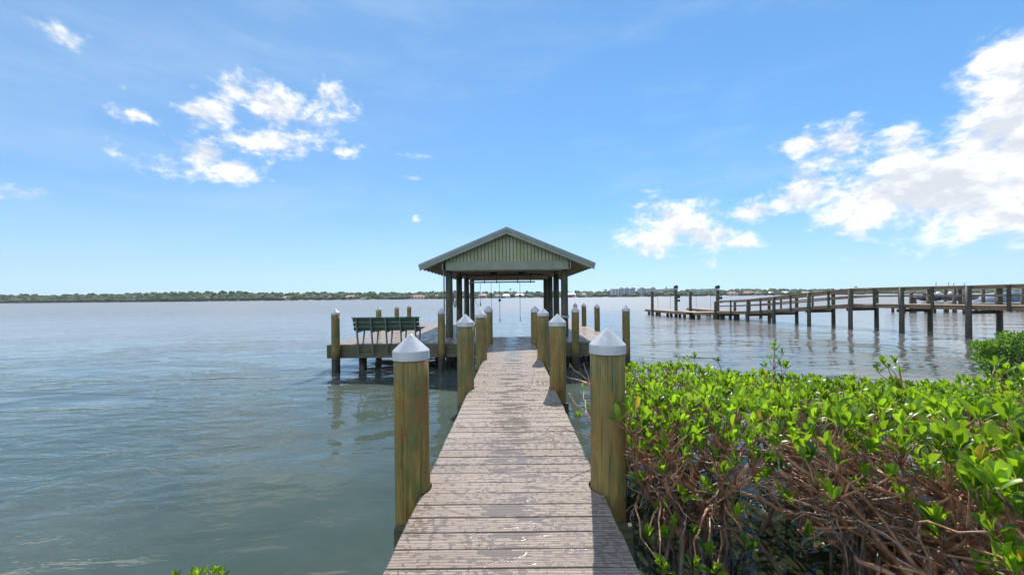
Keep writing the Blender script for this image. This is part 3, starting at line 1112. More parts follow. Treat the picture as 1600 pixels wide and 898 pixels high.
# boat lift frames
for (x0, y0, Y0, x1, y1, Y1, lab) in ((1019, 454.5, 39.5, 1056, 452, 36.2, 'dark boat lift frame at the left tip of the neighbouring pier'),
                                      (1078.5, 454.5, 41.0, 1121, 452.5, 33.6, 'dark boat lift frame standing at the foot of the neighbouring railed ramp')):
    fr = tag(empty('boat_hoist'), lab, 'boat lift', 'boat lift frames on the neighbouring pier')
    p0, p1 = at(x0, y0, Y0), at(x1, y1, Y1)
    for p, gear in ((p0, False), (p1, True)):
        MB().lathe([(.15, -1), (.14, p.z - .02), (.001, p.z - .01)], sides=14).build('post', NPILE, fr, (p.x, p.y, 0))
        if gear:
            mb = MB()
            mb.tube([p + Vector((-.16, 0, .20)), p + Vector((.16, 0, .20))], .12, 12)
            mb.box(p + Vector((.04, 0, .30)), (.24, .26, .16), ch=.03)
            mb.build('motor', DARKM, fr)
            mb = MB()
            mb.box(p + Vector((.15, -.16, -.72)), (.32, .14, .22), ch=.02)
            mb.box(p + Vector((.20, -.16, -1.05)), (.22, .12, .2), ch=.02)
            mb.build('control_box', DARKM, fr)
    MB().beam(p0 - (p1 - p0).normalized() * .2 + Vector((0, 0, .02)), p1 + (p1 - p0).normalized() * .2 + Vector((0, 0, .02)), .16, .2).build('lift_beam', GALV, fr)
    for t in (.25, .78):
        q = p0.lerp(p1, t)
        MB().tube([q, Vector((q.x, q.y, .7))], .012, 5).build('cable', DARKM, fr)

# ------------------------------------------------------------------ second far dock with watercraft behind the pier
dock2 = tag(empty('far_dock'), 'low far dock with bare poles seen through the pier railing', 'dock')
zd = .85
mbp = []
floor_strip('far', (at(1395, 476, 40).x, 40.0), (at(1640, 476, 40).x, 40.6), 1.6, zd, dock2)
for (x, yt, Y) in ((1423.5, 457, 38.9), (1429, 464, 38.6), (1450, 451, 38.9), (1477, 449, 41.5), (1491, 447, 38.9), (1507, 449, 38.9), (1536, 452, 41.5), (1557, 450, 38.9), (1598, 451, 38.9)):
    p = at(x, yt, Y)
    MB().lathe([(.16, -1), (.15, p.z), (.001, p.z + .01)], sides=12).build('piling', NPILE, dock2, (p.x, Y, 0))
for (x, yt, Y) in ((1462.5, 440, 41.8), (1482, 440.5, 41.8), (1490, 441, 38.7), (1506.5, 441, 38.7)):
    p = at(x, yt, Y)
    MB().tube([(p.x, Y, zd), (p.x, Y, p.z - .1), (p.x + .12, Y, p.z)], .035, 6).build('pole', GALV, dock2)


def jetski(label, loc, rz_, mat):
    r_ = tag(empty('jet_ski', loc, rz_), label, 'jet ski', 'jet skis parked on the far dock')
    # hull along local X, bow +X
    secs = [(-1.5, .42, .10, .48), (-1.0, .55, .02, .52), (0, .58, 0, .55), (.7, .50, .03, .58), (1.2, .30, .14, .60), (1.55, .06, .34, .60)]
    mb = MB()
    vs, fs = [], []
    for (x, hw, kz, tz) in secs:
        vs += [(x, 0, kz), (x, hw * .8, kz + .12), (x, hw, kz + .3), (x, hw * .92, tz), (x, 0, tz + .05), (x, -hw * .92, tz), (x, -hw, kz + .3), (x, -hw * .8, kz + .12)]
    for i in range(len(secs) - 1):
        for k in range(8):
            fs.append((i * 8 + k, i * 8 + (k + 1) % 8, (i + 1) * 8 + (k + 1) % 8, (i + 1) * 8 + k))
    fs.append(tuple(range(8)))
    fs.append(tuple(reversed(range(40, 48))))
    mb.add(vs, fs, True)
    mb.build('hull', mat, r_)
    mb = MB()
    mb.box((-.55, 0, .72), (1.1, .32, .26), ch=.07)
    mb.box((-.9, 0, .86), (.4, .30, .14), ch=.05)
    mb.build('seat', BLACK, r_)
    mb = MB()
    mb.box((.45, 0, .74), (.75, .44, .34), Matrix.Rotation(R(-18), 3, 'Y'), ch=.08)
    mb.build('cowl', WHITEP, r_)
    mb = MB()
    mb.tube([(.28, 0, .88), (.15, 0, 1.08)], .04, 8)
    mb.tube([(.1, -.36, 1.06), (.17, 0, 1.10), (.1, .36, 1.06)], .025, 8)
    mb.build('handlebar', BLACK, r_)
    return r_


NAVY = simple('navy_gelcoat', (.02, .028, .09), .25)
GREYG = simple('grey_gelcoat', (.10, .12, .15), .3)
jz = zd + .28
for lab, x, rz_, mm in (('navy jet ski left of the tallest pile behind the pier rail', 1458, R(8), NAVY), ('dark grey and white jet ski right of the navy one behind the pier rail', 1497, R(172), GREYG)):
    p = at(x, 470, 39.9)
    j = jetski(lab, (p.x, 39.9, jz), rz_, mm)
    mb = MB()
    for dx_ in (-.7, .7):
        mb.box((dx_, 0, -.155), (.14, 1.0, .215))
    mb.build('cradle', WHITEP, j)
# motor boat with a blue cover
boat = tag(empty('motor_boat', (at(1580, 470, 44).x, 44.0, -.15), R(3)), 'motor boat under a blue canvas cover behind the far right of the pier', 'boat')
secs = [(-3.4, 1.05, .0, 1.0), (-2, 1.2, -.1, 1.02), (0, 1.25, -.1, 1.1), (1.8, 1.0, .0, 1.25), (3.0, .5, .3, 1.42), (3.6, .06, .8, 1.5)]
vs, fs = [], []
for (x, hw, kz, tz) in secs:
    vs += [(x, 0, kz), (x, hw * .75, kz + .2), (x, hw, tz), (x, -hw, tz), (x, -hw * .75, kz + .2)]
for i in range(len(secs) - 1):
    for k in range(5):
        fs.append((i * 5 + k, i * 5 + (k + 1) % 5, (i + 1) * 5 + (k + 1) % 5, (i + 1) * 5 + k))
fs += [tuple(range(5)), tuple(reversed(range(25, 30)))]
MB().add(vs, fs).build('hull', WHITEP, boat)
vs, fs = [], []
for (x, hw, kz, tz) in secs:
    hh = {-3.4: .35, -2: .75, 0: 1.25, 1.8: .8, 3.0: .2, 3.6: .03}[x]
    vs += [(x, hw * 1.02, tz), (x, hw * .6, tz + hh * .75), (x, 0, tz + hh), (x, -hw * .6, tz + hh * .75), (x, -hw * 1.02, tz)]
for i in range(len(secs) - 1):
    for k in range(4):
        fs.append((i * 5 + k, i * 5 + k + 1, (i + 1) * 5 + k + 1, (i + 1) * 5 + k))
fs += [(0, 1, 2, 3, 4), (29, 28, 27, 26, 25)]
BLUEC = simple('blue_canvas', (.07, .13, .22), .8, var=.15, scale=2)
MB().add(vs, fs, True).build('canvas_cover', BLUEC, boat)


# ------------------------------------------------------------------ far shore
def shoreY(X):
    return 455 + 18 * math.sin(X * .006) + 9 * math.sin(X * .021 + 1) + 4 * math.sin(X * .07)


mb = MB()
Xs = [-1500 + 12 * i for i in range(251)]
prof = [(-6, -.5), (0, .02), (5, .5), (14, 1.0), (60, 1.6), (400, 3.0), (1200, 3.0)]
vs, fs = [], []
for X in Xs:
    for (dy_, z) in prof:
        vs.append((X, shoreY(X) + dy_, z))
m_ = len(prof)
for i in range(len(Xs) - 1):
    for k in range(m_ - 1):
        fs.append((i * m_ + k, (i + 1) * m_ + k, (i + 1) * m_ + k + 1, i * m_ + k + 1))
mb.add(vs, fs)
tag(mb.build('shore', SAND, recalc=False), kind='structure')

# the wood along the far shore: one mass of clumps
import bmesh
bm = bmesh.new()
bmesh.ops.create_icosphere(bm, subdivisions=2, radius=1)
ICO_V = np.array([v.co[:] for v in bm.verts])
ICO_F = np.array([[v.index for v in f.verts] for f in bm.faces])
bm.free()


def fill_mesh(name, V, Fc, tone_face, mat, parent=None, loc=None, smooth=False):
    """V (n,3), Fc (m,k) all the same k; tone_face (m,3)"""
    me = bpy.data.meshes.new(name)
    k = Fc.shape[1]
    me.vertices.add(len(V))
    me.vertices.foreach_set('co', V.astype(np.float32).ravel())
    me.loops.add(len(Fc) * k)
    me.loops.foreach_set('vertex_index', Fc.astype(np.int32).ravel())
    me.polygons.add(len(Fc))
    me.polygons.foreach_set('loop_start', np.arange(0, len(Fc) * k, k, dtype=np.int32))
    me.polygons.foreach_set('use_smooth', np.full(len(Fc), smooth))
    me.update(calc_edges=True)
    at_ = me.attributes.new('tone', 'FLOAT_VECTOR', 'FACE')
    at_.data.foreach_set('vector', tone_face.astype(np.float32).ravel())
    me.materials.append(mat)
    o = bpy.data.objects.new(name, me)
    COL.objects.link(o)
    if parent:
        o.parent = parent
    if loc is not None:
        o.location = loc
    return o


def clump_mass(specs, seed):
    """specs: list of (x, y, z, rx, ry, rz, tone) -> one set of arrays"""
    g = np.random.default_rng(seed)
    V, Fc, Tn = [], [], []
    o = 0
    for (x, y, z, rx, ry, rz_, t) in specs:
        d = 1 + g.uniform(-.28, .28, (len(ICO_V), 1))
        v = ICO_V * d * np.array([rx, ry, rz_]) + np.array([x, y, z])
        V.append(v)
        Fc.append(ICO_F + o)
        tt = np.zeros((len(ICO_F), 3))
        tt[:, 0] = np.clip(t + g.uniform(-.25, .25, len(ICO_F)), 0, 1)
        Tn.append(tt)
        o += len(ICO_V)
    return np.concatenate(V), np.concatenate(Fc), np.concatenate(Tn)


def canopy_px(x):
    """height of the tree line above the horizon in photo pixels"""
    xs_ = [-400, 0, 200, 330, 400, 560, 700, 860, 930, 1100, 1200, 1330, 1600, 2000]
    ys_ = [9, 10.2, 9.6, 11.5, 10.2, 8.2, 7.6, 6.6, 6.2, 7.0, 7.0, 5.5, 4.5, 4.5]
    return float(np.interp(x, xs_, ys_))


specs = []
rw = random.Random(3)
X = -760
while X < 980:
    for row, (dY, hf) in enumerate(((5, .50), (14, .72), (30, .9), (55, 1.0))):
        Xj = X + rw.uniform(-3, 3)
        Y = shoreY(Xj) + dY + rw.uniform(-4, 4)
        px = 801 + F * Xj / Y
        H = EYE + canopy_px(px) * Y / F
        H *= hf * rw.uniform(.80, 1.12)
        if row == 0 and (px > 420 and rw.random() < .45):
            continue
        r_ = rw.uniform(3.0, 6.0)
        hz = H * .5
        specs.append((Xj, Y, H - hz * .8, r_, r_, hz * .9, rw.random() * .9 if row < 2 else rw.random() * .7))
        if rw.random() < .5:
            specs.append((Xj + rw.uniform(-4, 4), Y, H - rw.uniform(0, 2), r_ * .45, r_ * .45, 1.6, rw.random()))
    X += 4.6
V, Fc, Tn = clump_mass(specs, 5)
woods = tag(fill_mesh('far_woods', V, Fc, Tn, WOODS), kind='stuff')


# houses
def far_house(label, px, wd_px, py_top, wallc, roofc, dY=4, h_wall=None, group='houses along the far shore'):
    x0 = px - wd_px / 2
    Y = shoreY((px - 801) / F * 455) + dY
    c = at(px, 463, Y)
    W = wd_px * Y / F
    top = at(px, py_top, Y).z
    r_ = tag(empty('far_house', (c.x, Y, 0.4)), label, 'house', group)
    H = top - .4
    hw = H * .55
    dp = 8
    mb = MB()
    mb.box((0, dp / 2, hw / 2), (W * .92, dp, hw))
    wl = mb.build('wall', wallc, r_)
    mb = MB()
    o_ = .8
    vs = [(-W / 2, -o_, hw), (W / 2, -o_, hw), (W / 2, dp + o_, hw), (-W / 2, dp + o_, hw), (-W * .28, dp / 2, H), (W * .28, dp / 2, H)]
    fs = [(0, 1, 5, 4), (2, 3, 4, 5), (1, 2, 5), (3, 0, 4), (3, 2, 1, 0)]
    mb.add(vs, fs).build('roof', roofc, r_)
    nw = max(2, int(W / 3.5))
    for k in range(nw):
        xx = -W * .42 + W * .84 * (k + .5) / nw
        MB().box((xx, -.02, hw * .52), (W * .84 / nw * .55, .12, hw * .5)).build('window', GLASSD, r_)
    return r_


GLASSD = simple('dark_glass', (.04, .055, .07), .12)
WW = simple('house_white', (.72, .70, .64), .8, var=.05, scale=.3)
WC = simple('house_cream', (.58, .50, .36), .8, var=.05, scale=.3)
WG = simple('house_grey', (.34, .37, .42), .8, var=.05, scale=.3)
RW = simple('roof_pale', (.66, .66, .66), .6, var=.05, scale=.3)
RT = simple('roof_terracotta', (.36, .20, .13), .8, var=.1, scale=.3)
RG = simple('roof_grey', (.22, .23, .25), .8, var=.1, scale=.3)
RB = simple('roof_tan', (.42, .34, .25), .8, var=.1, scale=.3)
for spec in (
    ('small white roofed house alone in the dark woods on the far left shore', 187, 8, 467, WW, RW, 1),
    ('pale house with low roof at the left end of the built up shore', 375, 9, 463.5, WW, RG, 2),
    ('cream house with tan roof left of the bench on the far shore', 445, 16, 462.5, WC, RB, 3),
    ('terracotta roofed house among trees above the left corner pile', 517, 12, 461.5, WC, RT, 4),
    ('cream house with pale roof behind the bench on the far shore', 545, 15, 461.3, WC, RB, 4),
    ('white cottage at the waterline right of the cream house', 567, 8, 464.0, WW, RG, 1),
    ('wide brown roofed house just left of the boathouse', 652, 24, 460.8, WC, RT, 4),
    ('small pale house beside the left front boathouse post', 681, 9, 460.6, WW, RB, 4),
    ('low tan roofed house seen left under the boathouse roof', 754, 14, 458.6, WC, RB, 5),
    ('grey blue house seen in the middle under the boathouse roof', 777, 12, 459.6, WG, RG, 3),
    ('white roofed house right of the hanging pulley under the boathouse', 791, 13, 459.2, WW, RW, 3),
    ('broad white roofed house behind the right hook cable', 812, 15, 458.2, WW, RW, 3),
    ('white house with grey windows just right of the boathouse', 893, 15, 456.6, WW, RW, 4),
    ('small white house near the left apartment block', 913, 8, 457.5, WW, RG, 3),
    ('terracotta roofed house behind the right pier lift frame', 1147, 13, 455.4, WC, RT, 4),
    ('long terracotta roofed house above the pier ramp', 1173, 20, 455.0, WC, RT, 4),
    ('low terracotta roofed house right of the long one', 1190, 14, 455.8, WC, RT, 3),
    ('wide pale roofed house above the ramp rail', 1212, 20, 455.5, WW, RW, 3),
    ('pale house with pitched roof behind the pier ramp', 1230, 15, 454.8, WG, RW, 4),
    ('tan roofed house where the ramp meets the level pier', 1262, 12, 455.0, WC, RB, 4),
    ('small white house at the right end of the visible shore', 1280, 9, 454.3, WW, RG, 4),
):
    far_house(*spec)


def apartments(label, px0, px1, py_top, wallm, towers):
    Y = 470
    a, b_ = at(px0, 463, Y), at(px1, 463, Y)
    top = at((px0 + px1) / 2, py_top, Y).z
    r_ = tag(empty('apartment_block', ((a.x + b_.x) / 2, Y, .8)), label, 'apartment block', 'apartment blocks on the far shore')
    W = b_.x - a.x
    H = top - .8
    MB().box((0, 6, H / 2), (W, 12, H)).build('wall', wallm, r_)
    for (t, c_) in towers:
        x = -W / 2 + W * t
        MB().box((x, 3, H * .54), (3.0, 8, H * 1.08)).build('stair_tower', c_, r_)
        MB().add([(x - 2, -1.4, H * 1.08), (x + 2, -1.4, H * 1.08), (x + 2, 7.4, H * 1.08), (x - 2, 7.4, H * 1.08), (x, 3, H * 1.26)], [(0, 1, 4), (1, 2, 4), (2, 3, 4), (3, 0, 4), (3, 2, 1, 0)]).build('tower_roof', RG, r_)
    nx = int(W / 3.3)
    for k in range(nx):
        for f_ in range(4):
            xx = -W / 2 + W * (k + .5) / nx
            if any(abs(xx + W / 2 - W * t) < 2.4 for t, _ in towers):
                continue
            MB().box((xx, -.03, H * (.14 + .235 * f_)), (1.9, .12, H * .13)).build('window', GLASSD, r_)
    for f_ in range(5):
        MB().box((0, -.35, H * (.02 + .235 * f_)), (W * 1.0, .8, .25)).build('balcony_slab', WW, r_)
    return r_


WBL = simple('apartment_blue', (.42, .46, .52), .8, var=.05, scale=.2)
WTW = simple('apartment_tower', (.20, .24, .31), .8, var=.05, scale=.2)
apartments('cream ended blue grey apartment block left of the other one', 957, 993, 451.0, WBL, [(.42, WTW), (.66, WTW), (.93, WTW)])
apartments('yellow roofed apartment block behind the left pier lift frame', 1001, 1025, 450.6, WBL, [(.15, WTW), (.85, WTW)])
# mast
p = at(1041, 445, 520)
ma = tag(empty('radio_mast', (p.x, 520, 1)), 'thin lattice radio mast behind the apartment blocks', 'mast')
MB().tube([(0, 0, 0), (0, 0, p.z - 1)], [.5, .12], 6).build('pole', DARKM, ma)
MB().box((0, 0, p.z - 5.5), (2.0, 2.0, 1.2)).build('antenna', DARKM, ma)


def palm(px, ptop, label, scale=1.0, Y=None):
    Y = Y or 462
    p = at(px, ptop, Y)
    r_ = tag(empty('palm_tree', (p.x, Y, .8)), label, 'palm tree', 'tall trees rising over the far woods')
    H = p.z - .8 - 1.2
    MB().tube([(0, 0, 0), (.3, 0, H * .5), (.1, 0, H)], [.3, .22, .18], 7).build('trunk', TRUNK, r_)
    mb = MB()
    for k in range(14):
        a = k * 2.4
        L = 2.3 * scale * rw.uniform(.8, 1.15)
        d = Vector((math.cos(a), math.sin(a), 0))
        s_ = Vector((-d.y, d.x, 0))
        up = rw.uniform(.1, .9)
        prev = None
        vs = []
        for i in range(5):
            t = i / 4
            q = Vector((.1, 0, H)) + d * L * t + Vector((0, 0, L * (up * t - 1.1 * t * t)))
            ww = .42 * (1 - abs(2 * t - .9) * .8) * scale
            vs += [q + s_ * ww - Vector((0, 0, ww * .5)), q, q - s_ * ww - Vector((0, 0, ww * .5))]
        fs = []
        for i in range(4):
            fs += [(i * 3, i * 3 + 1, i * 3 + 4, i * 3 + 3), (i * 3 + 1, i * 3 + 2, i * 3 + 5, i * 3 + 4)]
        mb.add(vs, fs)
    mb.build('crown', PALMM, r_, recalc=False)


for (x, yt, lab) in ((797, 449.5, 'tall palm above the white roofed house under the boathouse'), (773, 453.5, 'palm above the grey blue house under the boathouse'),
                     (946, 450.5, 'palm standing left of the cream ended apartment block'), (951, 453, 'shorter palm against the cream ended apartment block'),
                     (1206, 449.5, 'palm above the pale roofed house over the pier ramp'), (1337, 446, 'tall palm over the rail of the third pier pile from the right'),
                     (640, 455, 'palm poking over the woods left of the boathouse'), (706, 452, 'palm just behind the left front boathouse post')):
    palm(x, yt, lab)

# sea air over the bay
mb = MB()
mb.box((0, 520, 29.5), (3200, 1300, 61))
hz = mb.build('haze', None)
hm = bpy.data.materials.new('sea_air')
hm.use_nodes = True
hm.node_tree.nodes.clear()
ho = hm.node_tree.nodes.new('ShaderNodeOutputMaterial')
hv = hm.node_tree.nodes.new('ShaderNodeVolumePrincipled')
hv.inputs['Color'].default_value = (.86, .93, 1.0, 1)
hv.inputs['Density'].default_value = .00015
hv.inputs['Anisotropy'].default_value = .2
hm.node_tree.links.new(hv.outputs[0], ho.inputs['Volume'])
hz.data.materials.clear()
hz.data.materials.append(hm)
tag(hz, kind='stuff')

# birds
for (x, y, lab) in ((1029, 243, 'tiny dark bird in the open blue sky, leftmost of the three'), (1130, 280, 'tiny dark bird above the gap left of the big cloud'), (1281, 342, 'tiny dark bird against the lower part of the big white cloud')):
    p = at(x, y, 140)
    mb = MB()
    mb.tube([(-.25, 0, 0), (0, 0, .02), (.3, 0, 0)], [.03, .09, .02], 6)
    for sg in (-1, 1):
        mb.add([(-.1, sg * .06, .03), (.14, sg * .06, .03), (.10, sg * .45, .20), (-.05, sg * .45, .19), (-.02, sg * .95, .08), (.01, sg * .95, .08)], [(0, 1, 2, 3), (3, 2, 5, 4)])
    o = mb.build('bird', DARKM, loc=p)
    o.rotation_euler = (0, 0, random.uniform(-.6, .6) + R(80))
    tag(o, lab, 'bird', 'birds in the sky')

# ------------------------------------------------------------------ mangroves
# leaf template: obovate, folded a little along the midrib
_t = np.array([0, .12, .35, .62, .86, 1.0])
_w = np.array([.05, .16, .78, 1.0, .78, .10])
LEAF_V = []
for t, ww in zip(_t, _w):
    zc_ = .10 * math.sin(t * 2.6)
    LEAF_V += [(-ww * .5, t, zc_ + .10 * ww), (0, t, zc_), (ww * .5, t, zc_ + .10 * ww)]
LEAF_V = np.array(LEAF_V)
LEAF_F = []
for i in range(len(_t) - 1):
    LEAF_F += [(i * 3, i * 3 + 1, i * 3 + 4, i * 3 + 3), (i * 3 + 1, i * 3 + 2, i * 3 + 5, i * 3 + 4)]
LEAF_F = np.array(LEAF_F)


class Leaves:
    def __init__(self, seed):
        self.V, self.F, self.T, self.o = [], [], [], 0
        self.g = random.Random(seed)

    def leaf(self, base, d, up, L, W, tone):
        y = Vector(d).normalized()
        z = Vector(up)
        x = y.cross(z)
        if x.length < 1e-4:
            x = Vector((1, 0, 0))
        x.normalize()
        z = x.cross(y)
        M = np.array([x[:], y[:], z[:]])
        v = (LEAF_V * np.array([W, L, L])) @ M + np.array(base[:])
        self.V.append(v)
        self.F.append(LEAF_F + self.o)
        self.T.append(np.tile([tone, 0, 0], (len(LEAF_F), 1)))
        self.o += len(LEAF_V)

    def rosette(self, p, axis, size=.085, n=None):
        g = self.g
        n = n or g.choice((4, 5, 6, 6, 7, 8))
        axis = Vector(axis).normalized()
        a = axis.orthogonal().normalized()
        b_ = axis.cross(a)
        ph = g.uniform(0, 6.28)
        young = g.random()
        for k in range(n):
            q = ph + k * 2.4
            lvl = k / n          # outer (old) leaves lie flatter
            tilt = R(8 + 48 * (1 - lvl) ** 1.4 + g.uniform(-10, 10))
            rad = a * math.cos(q) + b_ * math.sin(q)
            d = axis * math.cos(tilt) + rad * math.sin(tilt)
            L = size * g.uniform(.72, 1.2)
            tone = min(1.0, max(0, -.05 + .45 * lvl + .55 * young + g.uniform(-.28, .28)))
            if g.random() > .008:
                tone = min(tone, .95)
            else:
                tone = 1.0
            self.leaf(p - axis * (.025 * (1 - lvl)) + rad * .004, d, axis - rad * .4 + Vector((g.uniform(-.4, .4), g.uniform(-.4, .4), 0)), L, L * g.uniform(.30, .42), tone)

    def build(self, name, mat, parent):
        return fill_mesh(name, np.concatenate(self.V), np.concatenate(self.F), np.concatenate(self.T), mat, parent, smooth=True)


def curve(a, b_, bend, n=6, g=random, wig=.02):
    a, b_ = Vector(a), Vector(b_)
    L = (b_ - a).length
    out = []
    o1 = Vector((g.uniform(-1, 1), g.uniform(-1, 1), g.uniform(-.3, 1))) * bend * L
    for i in range(n + 1):
        t = i / n
        p = a.lerp(b_, t) + o1 * math.sin(math.pi * t)
        if 0 < i < n:
            p += Vector((g.uniform(-1, 1), g.uniform(-1, 1), g.uniform(-1, 1))) * wig * L
        out.append(p)
    return out


# plan outline of the thicket and its height
POLY = [(.80, 2.55), (.98, 3.6), (1.25, 5.0), (1.7, 5.9), (3.0, 5.6), (4.6, 5.0), (6.6, 4.9), (7.6, 4.0), (5.0, 1.7), (2.5, 1.0), (1.66, 1.28), (1.95, 1.80), (1.55, 2.2), (1.15, 2.3)]


def inside(x, y, poly):
    c = False
    j = len(poly) - 1
    for i in range(len(poly)):
        xi, yi = poly[i]
        xj, yj = poly[j]
        if (yi > y) != (yj > y) and x < (xj - xi) * (y - yi) / (yj - yi) + xi:
            c = not c
        j = i
    return c


def edge_dist(x, y, poly):
    d = 9e9
    for i in range(len(poly)):
        a = Vector(poly[i])
        b_ = Vector(poly[(i + 1) % len(poly)])
        p = Vector((x, y))
        t = max(0, min(1, (p - a).dot(b_ - a) / (b_ - a).length_squared))
        d = min(d, (a.lerp(b_, t) - p).length)
    return d


def canopy_h(x, y):
    h = float(np.interp(y, [1.2, 2.0, 3.0, 4.5, 6.0], [1.44, 1.36, 1.22, 1.04, .98])) - max(0, min(.10, (x - 2.6) * .06)) * (1 if y > 3 else 0)
    h += .14 * mnoise.noise(Vector((x * 1.5, y * 1.5, 3))) + .11 * mnoise.noise(Vector((x * 4, y * 4, 8)))
    return h


gm = random.Random(11)
tips = []
tries = 0
while tries < 40000 and len(tips) < 2100:
    tries += 1
    x, y = gm.uniform(.7, 7.6), gm.uniform(1.2, 6.0)
    if not inside(x, y, POLY):
        continue
    if x / y > 1.62:       # beyond the right of the picture
        if gm.random() < .6:
            continue
    e = edge_dist(x, y, POLY)
    if mnoise.noise(Vector((x * 2.3, y * 2.3, 20))) > .30 and gm.random() < .85:
        continue
    layer = 0 if gm.random() < .6 else 1
    z = canopy_h(x, y) - (.0 if layer == 0 else gm.uniform(.08, .32)) - max(0, .22 - e) * gm.uniform(.2, 1.4)
    sp = .078 if layer == 0 else .15
    if any((x - t[0]) ** 2 + (y - t[1]) ** 2 + ((z - t[2]) * 1.0) ** 2 < sp * sp for t in tips):
        continue
    tips.append((x, y, z))
# a few shoots standing above the thicket
for (px, py, Y) in ((1203, 560, 5.0), (1218, 568, 4.95), (1196, 572, 5.0), (1228, 575, 4.9), (1210, 540, 5.0), (1380, 568, 4.4), (1405, 580, 4.4), (1372, 580, 4.4), (1560, 590, 3.4), (1572, 580, 3.3), (1592, 596, 3.0), (1550, 604, 3.0), (1598, 580, 3.2), (1535, 610, 3.2), (1580, 608, 2.8), (1598, 605, 2.9), (1210, 548, 5.0), (1222, 552, 4.9), (1398, 566, 4.5), (1388, 574, 4.4), (1555, 572, 3.6), (1085, 558, 5.6), (1072, 562, 5.6), (1122, 564, 5.5), (1005, 568, 5.2), (985, 575, 4.9)):
    p = at(px, py, Y)
    tips.append(tuple(p))
# sprigs reaching out beside and in front of the near right pile, and over the walkway side
for (px, py, Y) in ((912, 608, 4.4), (905, 650, 4.1), (930, 600, 4.3), (918, 640, 4.2), (968, 655, 2.42), (982, 640, 2.5), (960, 640, 2.6), (1005, 665, 2.5), (1012, 690, 2.55), (993, 640, 2.7), (975, 618, 3.0),
                    (1265, 718, 1.95), (1300, 775, 1.85), (1308, 720, 1.9), (1450, 725, 1.7), (1465, 700, 1.75), (1262, 700, 2.0), (1410, 660, 2.1), (1330, 690, 2.1)):
    tips.append(tuple(at(px, py, Y)))
low = []
for (px, py, Y) in ((990, 672, 2.6), (1018, 655, 2.7), (1042, 672, 2.6), (1066, 660, 2.6), (1090, 676, 2.5), (1002, 700, 2.5), (1030, 712, 2.5), (1120, 668, 2.5), (1150, 684, 2.4), (1185, 680, 2.3), (985, 645, 2.8), (1075, 700, 2.5), (1215, 676, 2.2), (1240, 690, 2.15), (1000, 750, 2.5), (1040, 795, 2.6), (1030, 798, 2.65), (1108, 768, 2.6), (1068, 728, 2.8), (1120, 742, 2.7), (1012, 838, 2.3), (1042, 835, 2.35), (1055, 818, 2.4), (1090, 835, 2.3),
                    (1030, 880, 2.05), (1038, 893, 2.0), (1105, 862, 2.1), (1085, 885, 2.05), (1118, 892, 2.0), (1168, 855, 2.1), (1148, 805, 2.3), (1258, 838, 2.0), (1145, 770, 2.5), (985, 720, 2.9), (1098, 770, 2.7),
                    (1560, 880, 1.5), (1590, 870, 1.45), (1500, 700, 1.6), (1530, 730, 1.5), (1570, 700, 1.45), (1590, 740, 1.4), (1545, 690, 1.6), (1560, 770, 1.4), (1590, 800, 1.35), (1515, 760, 1.55), (1480, 690, 1.75), (1575, 650, 1.6), (1530, 650, 1.7), (1490, 655, 1.85), (1550, 830, 1.4), (1600, 690, 1.4), (1585, 770, 1.45), (1540, 740, 1.65), (1570, 850, 1.5), (1585, 893, 1.35), (1540, 800, 1.6)):
    low.append(tuple(at(px, py, Y)))

BASES = [(1.35, 2.95), (1.75, 3.9), (2.0, 5.0), (2.35, 2.45), (2.75, 3.3), (3.3, 4.4), (2.70, 2.05), (3.9, 2.7), (4.9, 3.8), (6.1, 4.2), (1.25, 4.2)]
BLABEL = ['mangrove bush nearest the walkway with sprigs against the right front pile',
          'mangrove bush behind the one nearest the walkway',
          'mangrove bush at the far edge of the thicket with a tall shoot',
          'mangrove bush with long bare brown limbs at the bottom right centre',
          'leafy mangrove bush in the middle of the thicket',
          'far mangrove bush below the third pier pile from the right',
          'near mangrove bush with thick pale trunk at the bottom right corner',
          'large leaved mangrove bush at the right edge of the picture',
          'mangrove bush in front of the small leaved shrub',
          'mangrove bush beyond the right edge beside the small leaved shrub',
          'mangrove bush reaching towards the walkway behind the right front pile']
own = [[] for _ in BASES]
for t in tips:
    k = min(range(len(BASES)), key=lambda i: (BASES[i][0] - t[0] - .12) ** 2 + (BASES[i][1] - t[1]) ** 2)
    own[k].append(Vector(t))
lown = [[] for _ in BASES]
for t in low:
    k = min((0, 3, 6), key=lambda i: (BASES[i][0] - t[0]) ** 2 + (BASES[i][1] - t[1]) ** 2)
    lown[k].append(Vector(t))


def kgroup(pts, k, g, it=4):
    cs = g.sample(pts, min(k, len(pts)))
    for _ in range(it):
        gr = [[] for _ in cs]
        for p in pts:
            j = min(range(len(cs)), key=lambda i: (cs[i] - p).length_squared)
            gr[j].append(p)
        cs = [sum(q, Vector()) / len(q) if q else c_ for q, c_ in zip(gr, cs)]
    return [(c_, q) for c_, q in zip(cs, gr) if q]


